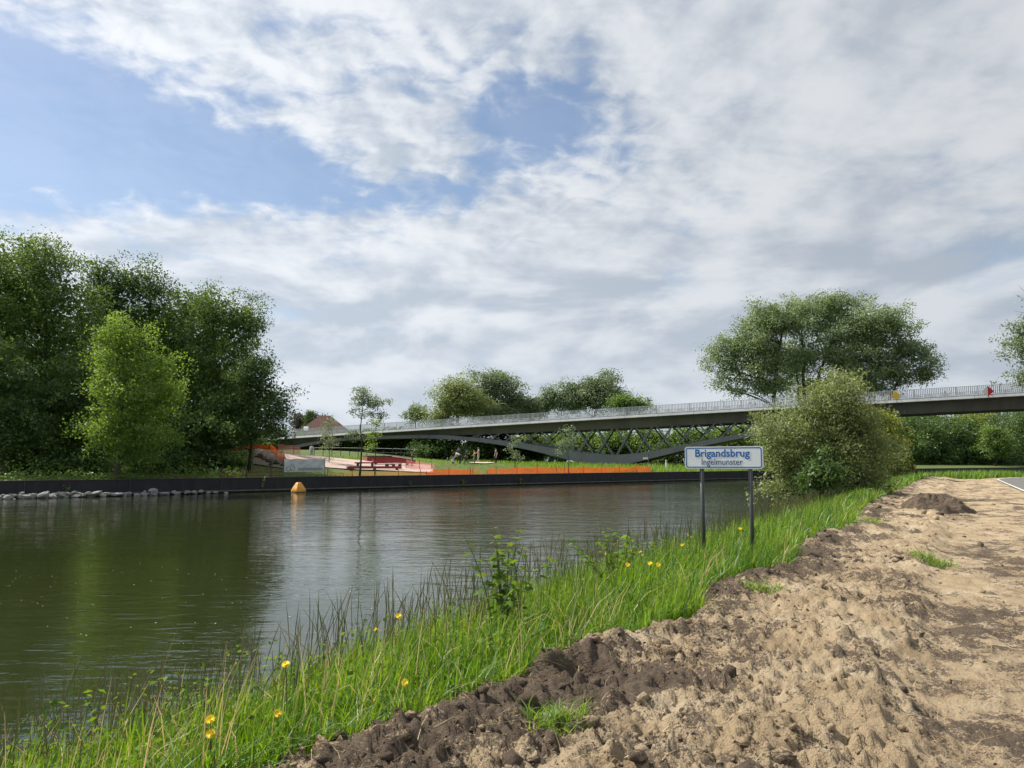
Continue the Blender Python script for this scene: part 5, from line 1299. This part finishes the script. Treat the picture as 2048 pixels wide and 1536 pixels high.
vv = ico_v[None] * jit * sc3[:, None, :] * rad[:, None, None]
vx = vv[:, :, 0] * cth - vv[:, :, 1] * sth; vy = vv[:, :, 0] * sth + vv[:, :, 1] * cth
VV = np.stack([vx + cxp[:, None], vy + cyp[:, None], vv[:, :, 2] + cz[:, None]], -1).reshape(-1, 3)
FF = (ico_f[None] + (np.arange(NC) * len(ico_v))[:, None, None]).reshape(-1, 3)
dk = np.repeat(near_dark(cxp, cyp) + r.normal(0.05, .28, NC), len(ico_v))
link('soil_clods', mesh_np('soil_clods', VV, FF, [M['dirt']], False, {'dark': ('POINT', dk), 'turf': ('POINT', np.zeros(len(dk)))}), kind='stuff', label='loose crumbs and clods of sandy soil', cat='soil')

# ------------------------------------------------------------------ grass
def blades(x, y, z, h, w, lean, tint, r, seg=3, curl=1.0):
    n = len(x); az_ = r.uniform(0, 2 * np.pi, n); la = r.uniform(0, 2 * np.pi, n)
    sx, sy = np.cos(az_), np.sin(az_); lx, ly = np.cos(la) * lean + 0.10, np.sin(la) * lean - 0.03
    rows = []
    for k in range(seg + 1):
        f = k / seg; hh = h * f * (1 - 0.18 * lean * f * curl); off = f ** 2 * h
        cx_b = x + lx * off; cy_b = y + ly * off; cz_b = z + hh - 0.25 * curl * lean * off * f
        ww = w * (1 - f ** 1.6) * 0.5 + (0.0003)
        rows.append(np.stack([cx_b - sx * ww, cy_b - sy * ww, cz_b], -1)); rows.append(np.stack([cx_b + sx * ww, cy_b + sy * ww, cz_b], -1))
    V = np.stack(rows, 1); m = 2 * (seg + 1)
    base = (np.arange(n) * m)[:, None]
    Fq = np.concatenate([base + np.array([2 * k, 2 * k + 1, 2 * k + 3, 2 * k + 2])[None] for k in range(seg)], 0)
    tn = np.concatenate([tint] * seg)
    return V.reshape(-1, 3), Fq, tn
def merge(lst):
    V = []; Fq = []; T_ = []; b = 0
    for v, f, t_ in lst: V.append(v); Fq.append(f + b); T_.append(t_); b += len(v)
    return np.concatenate(V), np.concatenate(Fq), np.concatenate(T_)
r = np.random.default_rng(55)
def bank_samples(n, s0, s1, o0f, o1):
    s = np.exp(r.uniform(np.log(s0 + 1.5), np.log(s1 + 1.5), n)) - 1.5
    e = edge_o(s) + o0f; f = r.random(n); o = e + (o1 - e) * f
    bend = np.clip(s - 78, 0, None) ** 2 / 85
    ob = o - bend
    return s, o, f, s * BD[0] + ob * BN[0], s * BD[1] + ob * BN[1]
N = 88000
s, o, f, x, y = bank_samples(N, 0.6, 84, -0.06, 5.45)
clump = fbm(x * 1.6, y * 1.6, 3)
hgt = (0.50 + 0.42 * clump + 0.13 * r.normal(size=N)) * (1 - 0.45 * np.exp(-f * 9)) * np.where(s > 45, 1.15, 1.0)
hgt = np.clip(hgt, 0.14, 1.05) * (0.66 + 0.34 * sm(s, 3.5, 9)); dist = np.hypot(x, y)
wd = (0.0066 + 0.00105 * dist) * r.uniform(.6, 1.7, N); lean = np.abs(r.normal(0.22, 0.2, N)) + 0.5 * (r.random(N) < .06)
tint = np.clip(0.50 + 0.55 * fbm(x * 1.1 + 5, y * 1.1, 3) + r.normal(0, .24, N), 0, 1)
z = near_h(x, y) - 0.02
parts = [blades(x, y, z, hgt, wd, lean, tint, r)]
# flattened blades spilling over the soil edge
N2 = 3500; s, o, f, x, y = bank_samples(N2, 0.6, 40, -0.12, 0); e = edge_o(s); o = e + r.uniform(-.05, .25, N2); x = s * BD[0] + o * BN[0]; y = s * BD[1] + o * BN[1]
parts.append(blades(x, y, near_h(x, y), r.uniform(.18, .45, N2), r.uniform(.004, .008, N2) + .0006 * s, r.uniform(.5, 1.3, N2), np.clip(r.normal(.45, .25, N2), 0, 1), r))
# tall growth at the end of the track
N3 = 9000; s = r.uniform(66, 100, N3); oe = r.uniform(-1.5, 5.4, N3); bend = np.clip(s - 78, 0, None) ** 2 / 85; e3 = np.where(s < 84, edge_o(s), -3 + 0 * s); ok = oe > np.where(s > 88, np.interp(s, [88, 93], [2.9, -9]), e3)
s, oe, bend = s[ok], oe[ok], bend[ok]; ob = oe - bend; x = s * BD[0] + ob * BN[0]; y = s * BD[1] + ob * BN[1]; n3 = len(s)
parts.append(blades(x, y, near_h(x, y, False), r.uniform(.35, 1.0, n3), r.uniform(.05, .10, n3), r.uniform(.1, .6, n3), np.clip(r.normal(.5, .25, n3), 0, 1), r))
V, Fq, tn = merge(parts)
link('bank_grass', mesh_np('bank_grass', V, Fq, [M['grass']], False, {'tint': ('FACE', tn)}), kind='stuff', label='tall lush green grass on the near canal bank', cat='grass')
# seed stalks at the water side
N = 1700; s, o, f, x, y = bank_samples(N, 1.0, 45, 0.3, 5.5); f2 = r.random(N) ** .45; e = edge_o(s) + .3; o = e + (5.45 - e) * f2; x = s * BD[0] + o * BN[0]; y = s * BD[1] + o * BN[1]
hs = (0.75 + 0.25 * sm(s, 3, 8)) * r.uniform(.75, 1.2, N) * (0.75 + 0.35 * f2); dist = np.hypot(x, y)
la = r.uniform(0, 6.28, N); ln = np.abs(r.normal(.10, .12, N)) + .25 * (r.random(N) < .12)
rows = []; segs = 6
for k in range(segs + 1):
    q = k / segs; off = q ** 2.2 * hs * ln
    cxk, cyk, czk = x + np.cos(la) * off + .03 * q * hs, y + np.sin(la) * off, near_h(x, y) + hs * q * (1 - .25 * ln * q)
    wk = (.0009 + .00012 * dist) * np.ones(N)
    if k >= 4: wk = wk + np.where(k == segs, 0.0, 0.0018) * (0.7 + .04 * dist)
    if k == segs: wk = wk * .3
    rows += [np.stack([cxk - wk, cyk, czk], -1), np.stack([cxk + wk, cyk, czk], -1)]
V = np.stack(rows, 1).reshape(-1, 3); m = 2 * (segs + 1); base = (np.arange(N) * m)[:, None]
Fq = np.concatenate([base + np.array([2 * k, 2 * k + 1, 2 * k + 3, 2 * k + 2])[None] for k in range(segs)], 0)
link('seed_stalks', mesh_np('seed_stalks', V, Fq, [M['stalk']], False, {'tint': ('FACE', np.tile(np.clip(r.normal(.4, .25, N), 0, 1), segs))}), kind='stuff', label='thin grass seed stalks rising above the bank grass', cat='grass')
# low broad-leaved weeds through the bank
N = 1500; s, o, f, x, y = bank_samples(N, 0.8, 40, 0.05, 5.2); near_left = r.random(N) < .5
PP = []; TT = []
hh = r.uniform(.2, .7, N)
for k in range(N):
    m = 12; u = r.random(m); PP.append(np.stack([x[k] + r.normal(0, .05, m), y[k] + r.normal(0, .05, m), float(0) + u * hh[k]], -1)); TT.append(np.clip(r.normal(.5, .2, m) + .2 * u, 0, 1))
zz = np.repeat(near_h(x, y), 12); PP = np.concatenate(PP); PP[:, 2] += zz; TT = np.concatenate(TT)
lf = r.uniform(.018, .045, len(PP)) + np.repeat(s, 12) * .0015
V, Fq, tn = leaf_cards(PP, lf, lf * .6, TT, .7, .2, r); link('bank_weeds', mesh_np('bank_weeds', V, Fq, [M['leaf_weed']], False, {'tint': ('FACE', tn)}), kind='stuff', label='low broad-leaved weeds among the bank grass', cat='weeds')
# dry straw bits on the dirt
N = 1400; s = np.exp(r.uniform(np.log(1.8), np.log(16), N)); o = r.uniform(-2, 3.0, N); k_ = o < edge_o(s); s, o = s[k_], o[k_]; x = s * BD[0] + o * BN[0]; y = s * BD[1] + o * BN[1]; N = len(x)
V, Fq, tn = blades(x, y, near_h(x, y) + .01, r.uniform(.03, .12, N), r.uniform(.0015, .0035, N), r.uniform(1.5, 4.0, N), r.random(N), r, 2, .35)
link('straw_bits', mesh_np('straw_bits', V, Fq, [M['straw']], False, {'tint': ('FACE', tn)}), kind='stuff', label='dry straw and root bits scattered on the soil', cat='straw')
# dead straw-coloured blades mixed into the bank grass
N = 3000; s, o, f, x, y = bank_samples(N, 0.6, 60, -0.05, 5.4); hd_ = r.uniform(.2, .75, N)
V, Fq, tn = blades(x, y, near_h(x, y), hd_, (r.uniform(.003, .006, N) + .0007 * np.hypot(x, y)), np.abs(r.normal(.35, .4, N)), r.random(N), r)
link('dry_grass', mesh_np('dry_grass', V, Fq, [M['straw']], False, {'tint': ('FACE', tn)}), kind='stuff', label='dead straw-coloured blades mixed into the bank grass', cat='grass')
# separate grass tufts on the dirt
for i, (px, py, rr_, hh, nn, lab) in enumerate([(1115, 1462, .16, .16, 260, 'pale grass tuft in the soil below the dark pit'), (1862, 1118, .30, .22, 260, 'dry grass tuft in the middle of the dirt track'), (1525, 1190, .22, .14, 200, 'small grass tuft on the soil right of the name board'),
                                               (1742, 1050, .25, .25, 160, 'grass tuft at the bank edge before the soil heap')]):
    p = near_at(px, py); x = np.clip(r.normal(0, rr_ * .6, nn), -rr_, rr_); y = np.clip(r.normal(0, rr_ * .5, nn), -rr_, rr_); z = near_h(x + p.x, y + p.y) - p.z
    V, Fq, tn = blades(x, y, z, r.uniform(.4, 1, nn) * hh, r.uniform(.003, .006, nn) + .0005 * p.y, r.uniform(.4, 1.6, nn), np.clip(r.normal(.75, .25, nn), 0, 1), r)
    link('grass_tuft', mesh_np('grass_tuft', V, Fq, [M['grass']], False, {'tint': ('FACE', tn)}), None, p, lab, 'grass', 'grass tufts on the dirt')
# far bank: grass on the lawn and strip, undergrowth of the wood
N = 18000; t_ = r.uniform(-10, 75, N); d_ = 0.6 + 32 * r.random(N) ** 1.2; x = W0.x + WD[0] * t_ + WN[0] * d_; y = W0.y + WD[1] * t_ + WN[1] * d_
tall = (d_ > 17).astype(float) * sm(-t_, -30, -20) + sm(t_, 34, 40)
# keep the paving clear
pvx = 1024 + F * x / (y * CT); onpav = (pvx > 566) & (pvx < 872) & (y > 66) & (y < 85); kk = ~onpav
x, y, tall = x[kk], y[kk], tall[kk]; N = len(x)
V, Fq, tn = blades(x, y, far_h(x, y), r.uniform(.10, .22, N) * (1 + 2.2 * tall), r.uniform(.03, .06, N) * (1 + .5 * tall), r.uniform(.1, .6, N), np.clip(r.normal(.62, .2, N), 0, 1), r, 2)
link('lawn_grass', mesh_np('lawn_grass', V, Fq, [M['grass']], False, {'tint': ('FACE', tn)}), kind='stuff', label='sunlit lawn grass on the far bank', cat='grass')
N = 24000; t_ = r.uniform(-70, -4, N); d_ = 0.4 + 14 * r.random(N) ** 1.6; x = W0.x + WD[0] * t_ + WN[0] * d_; y = W0.y + WD[1] * t_ + WN[1] * d_
zz = far_h(x, y) + r.random(N) ** 1.3 * (0.40 + 0.17 * d_) * (0.5 + 1.3 * np.clip(.5 + fbm(x * .5, y * .5, 2), 0, 1.5))
lf = r.uniform(.12, .24, N); V, Fq, tn = leaf_cards(np.stack([x, y, zz], -1), lf, lf * .6, np.clip(r.normal(.45, .22, N), 0, 1), .6, 0, r)
link('undergrowth', mesh_np('undergrowth', V, Fq, [M['leaf_hedge']], False, {'tint': ('FACE', tn)}), kind='stuff', label='low undergrowth of brambles along the wood floor', cat='undergrowth')

# ------------------------------------------------------------------ yellow flowers and leafy plants on the near bank
def bank_hit(px, py, h, inset=0.15):
    # the spot on the grassy bank where a stem of height h ends on this pixel's ray
    d = ray(px, py); Yv = np.arange(3.0, 40, 0.03); xv = Yv / d[1] * d[0]; zv = EYE + Yv / d[1] * d[2]
    s_b, o_b, _ = bank_so(xv, Yv); ok = (o_b > edge_o(s_b) + inset) & (o_b < 5.1)
    gap = np.abs(zv - (near_h(xv, Yv) + h)) + np.where(ok, 0, 50); i = int(gap.argmin())
    return Vector((xv[i], Yv[i], float(near_h(xv[i], Yv[i]))))
fl = [(797, 1233, .5), (752, 1260, .5), (810, 1366, .36), (555, 1428, .34), (432, 1522, .26), (422, 1468, .32), (1213, 1108, .6), (1262, 1105, .55), (1280, 1105, .55), (1255, 1130, .5), (1300, 1128, .45), (1316, 1130, .45), (1480, 1058, .42), (1376, 1070, .45), (1365, 1090, .4), (572, 1330, .45), (420, 1440, .36)]
pet = MB()
for ring, (rr_, zz, n_) in enumerate([(.021, .004, 16), (.016, .009, 12), (.010, .013, 8)]):
    for k in range(n_):
        a_ = 2 * math.pi * k / n_ + ring * .2; ca, sa = math.cos(a_), math.sin(a_); wq = .0035
        pet.add([(0, 0, .002 + ring * .002), (ca * rr_ * .6 - sa * wq, sa * rr_ * .6 + ca * wq, zz), (ca * rr_, sa * rr_, zz + .003), (ca * rr_ * .6 + sa * wq, sa * rr_ * .6 - ca * wq, zz)], [(0, 1, 2, 3)])
petm = pet.mesh('flower_head', M['flower'])
for i, (px, py, h) in enumerate(sorted(fl)):
    p = bank_hit(px, py, 0.52 if px < 900 else 0.64); g = float(near_h(p.x, p.y)); h = max(0.1, at(px, py, p.y).z - g)
    t = thing('dandelion', f'yellow dandelion flower in the bank grass, {ORD[i]} from the left', 'flower', (p.x, p.y, g), 0.3 * math.sin(i * 3.1), 'yellow flowers in the bank grass')
    MB().tube([(0, 0, -.03), (.01, .005, h * .5), (0, 0, h)], [.003, .0026, .0024], 5).build('stem', M['stem'], t)
    o = link('flower_head', petm, t, (0, 0, h)); o.scale = (1.0 + .05 * p.y,) * 3; o.rotation_euler = (.75 + .25 * math.sin(i), .3 * math.cos(i * 2), 0)
    MB().lathe([(.004, -.012), (.007, -.004), (.006, .002)], 8, (0, 0, h)).build('sepals', M['stem'], t)
# lobed leaf (shared mesh) for the hop / maple saplings
lp = [(0, 0), (.25, -.10), (.55, .02), (.42, .25), (.62, .55), (.32, .52), (.0, 1.0), (-.32, .52), (-.62, .55), (-.42, .25), (-.55, .02), (-.25, -.10)]
lv = [(x, y, -.12 * abs(x) - .10 * y * y) for x, y in lp] + [(0, .35, .03)]; n = len(lp)
def leaf_obj_mesh(tint):
    mb = MB(); mb.add(lv, [(k, (k + 1) % n, n) for k in range(n)]); me_ = mb.mesh('leaf', M['leaf_weed'])
    at_ = me_.attributes.new('tint', 'FLOAT', 'FACE'); at_.data.foreach_set('value', np.full(n, tint, np.float32)); return me_
LM = [leaf_obj_mesh(v) for v in (.25, .5, .75, 1.0)]
def sapling(label, px, py, h, n_st, per, lsz, seed, spread=.25):
    rr = random.Random(seed); p = bank_hit(px, py, h, 1.3); g = float(near_h(p.x, p.y)); h = (at(px, py, p.y).z - g)
    t = thing('leafy_sapling', label, 'plant', (p.x, p.y, g), 0, 'leafy plants on the near bank')
    for k in range(n_st):
        tip = Vector((rr.gauss(0, spread), rr.gauss(0, spread * .7), h * rr.uniform(.65, 1.05))); pl = bez(Vector((rr.gauss(0, .04), rr.gauss(0, .04), -.05)), Vector((tip.x * .3, tip.y * .3, tip.z * .6)), tip, 6)
        st = MB().tube(pl, [.008, .0075, .007, .006, .005, .004, .003], 5).build('stem', M['stem'], t)
        for q in range(per):
            f_ = .25 + .75 * (q + .5) / per; i0 = min(5, int(f_ * 6)); a0 = pl[i0].lerp(pl[i0 + 1], f_ * 6 - i0); az_ = q * 2.4 + rr.uniform(-.4, .4)
            o = link('leaf', LM[min(3, int(rr.uniform(0, 2.2) + 2.0 * f_ ** 2))], t, a0 + Vector((math.cos(az_), math.sin(az_), .1)) * .03)
            s_ = lsz * rr.uniform(.6, 1.15) * (1.1 - .45 * f_); o.scale = (s_, s_, s_); o.rotation_euler = (rr.uniform(-.7, .1), rr.uniform(-.3, .3), az_ - math.pi / 2)
    return t
sapling('leafy sapling with lobed leaves standing against the water in mid bank', 1008, 1060, 1.15, 12, 12, .125, 201, .24)
sapling('bushy leafy plant with upright shoots left of the name board', 1232, 1056, 1.0, 16, 14, .12, 202, .36)
sapling('small three-leaved shoot between the two leafy plants', 1098, 1098, 0.9, 2, 7, .12, 203, .06)
sapling('tall thin nettle-like shoot rising from the lower left bank', 482, 1245, 1.0, 1, 12, .05, 204, .04)
sapling('leafy nettle shoot at the far lower left of the bank', 418, 1335, 0.75, 3, 11, .042, 205, .08)
sapling('pale-tipped leafy weed beside the tall thin shoot', 585, 1310, 0.62, 2, 9, .045, 206, .06)
sapling('leafy nettle clump at the bottom left corner', 240, 1385, 0.72, 6, 12, .042, 207, .15)
sapling('leafy nettle shoots at the very left photo edge', 60, 1420, 0.62, 5, 12, .042, 208, .15)
# bigger weeds at the end of the dirt track
for i, (px, py, h, lab) in enumerate([(1960, 950, 1.5, 'bushy green weed at the end of the track beside the road line'), (1905, 948, 1.3, 'tall weed clump at the end of the track left of the white post'), (1990, 952, .9, 'low weed clump where the road bends away'), (1870, 950, 1.1, 'weed clump right of the leaning trunk')]):
    p = near_at(px, py); p.z = float(near_h(p.x, p.y)); weed_cluster('tall_weed', lab, p, h, 420, .9, .30, 'leaf_weed', 300 + i, 'weeds at the end of the track', stems=14)
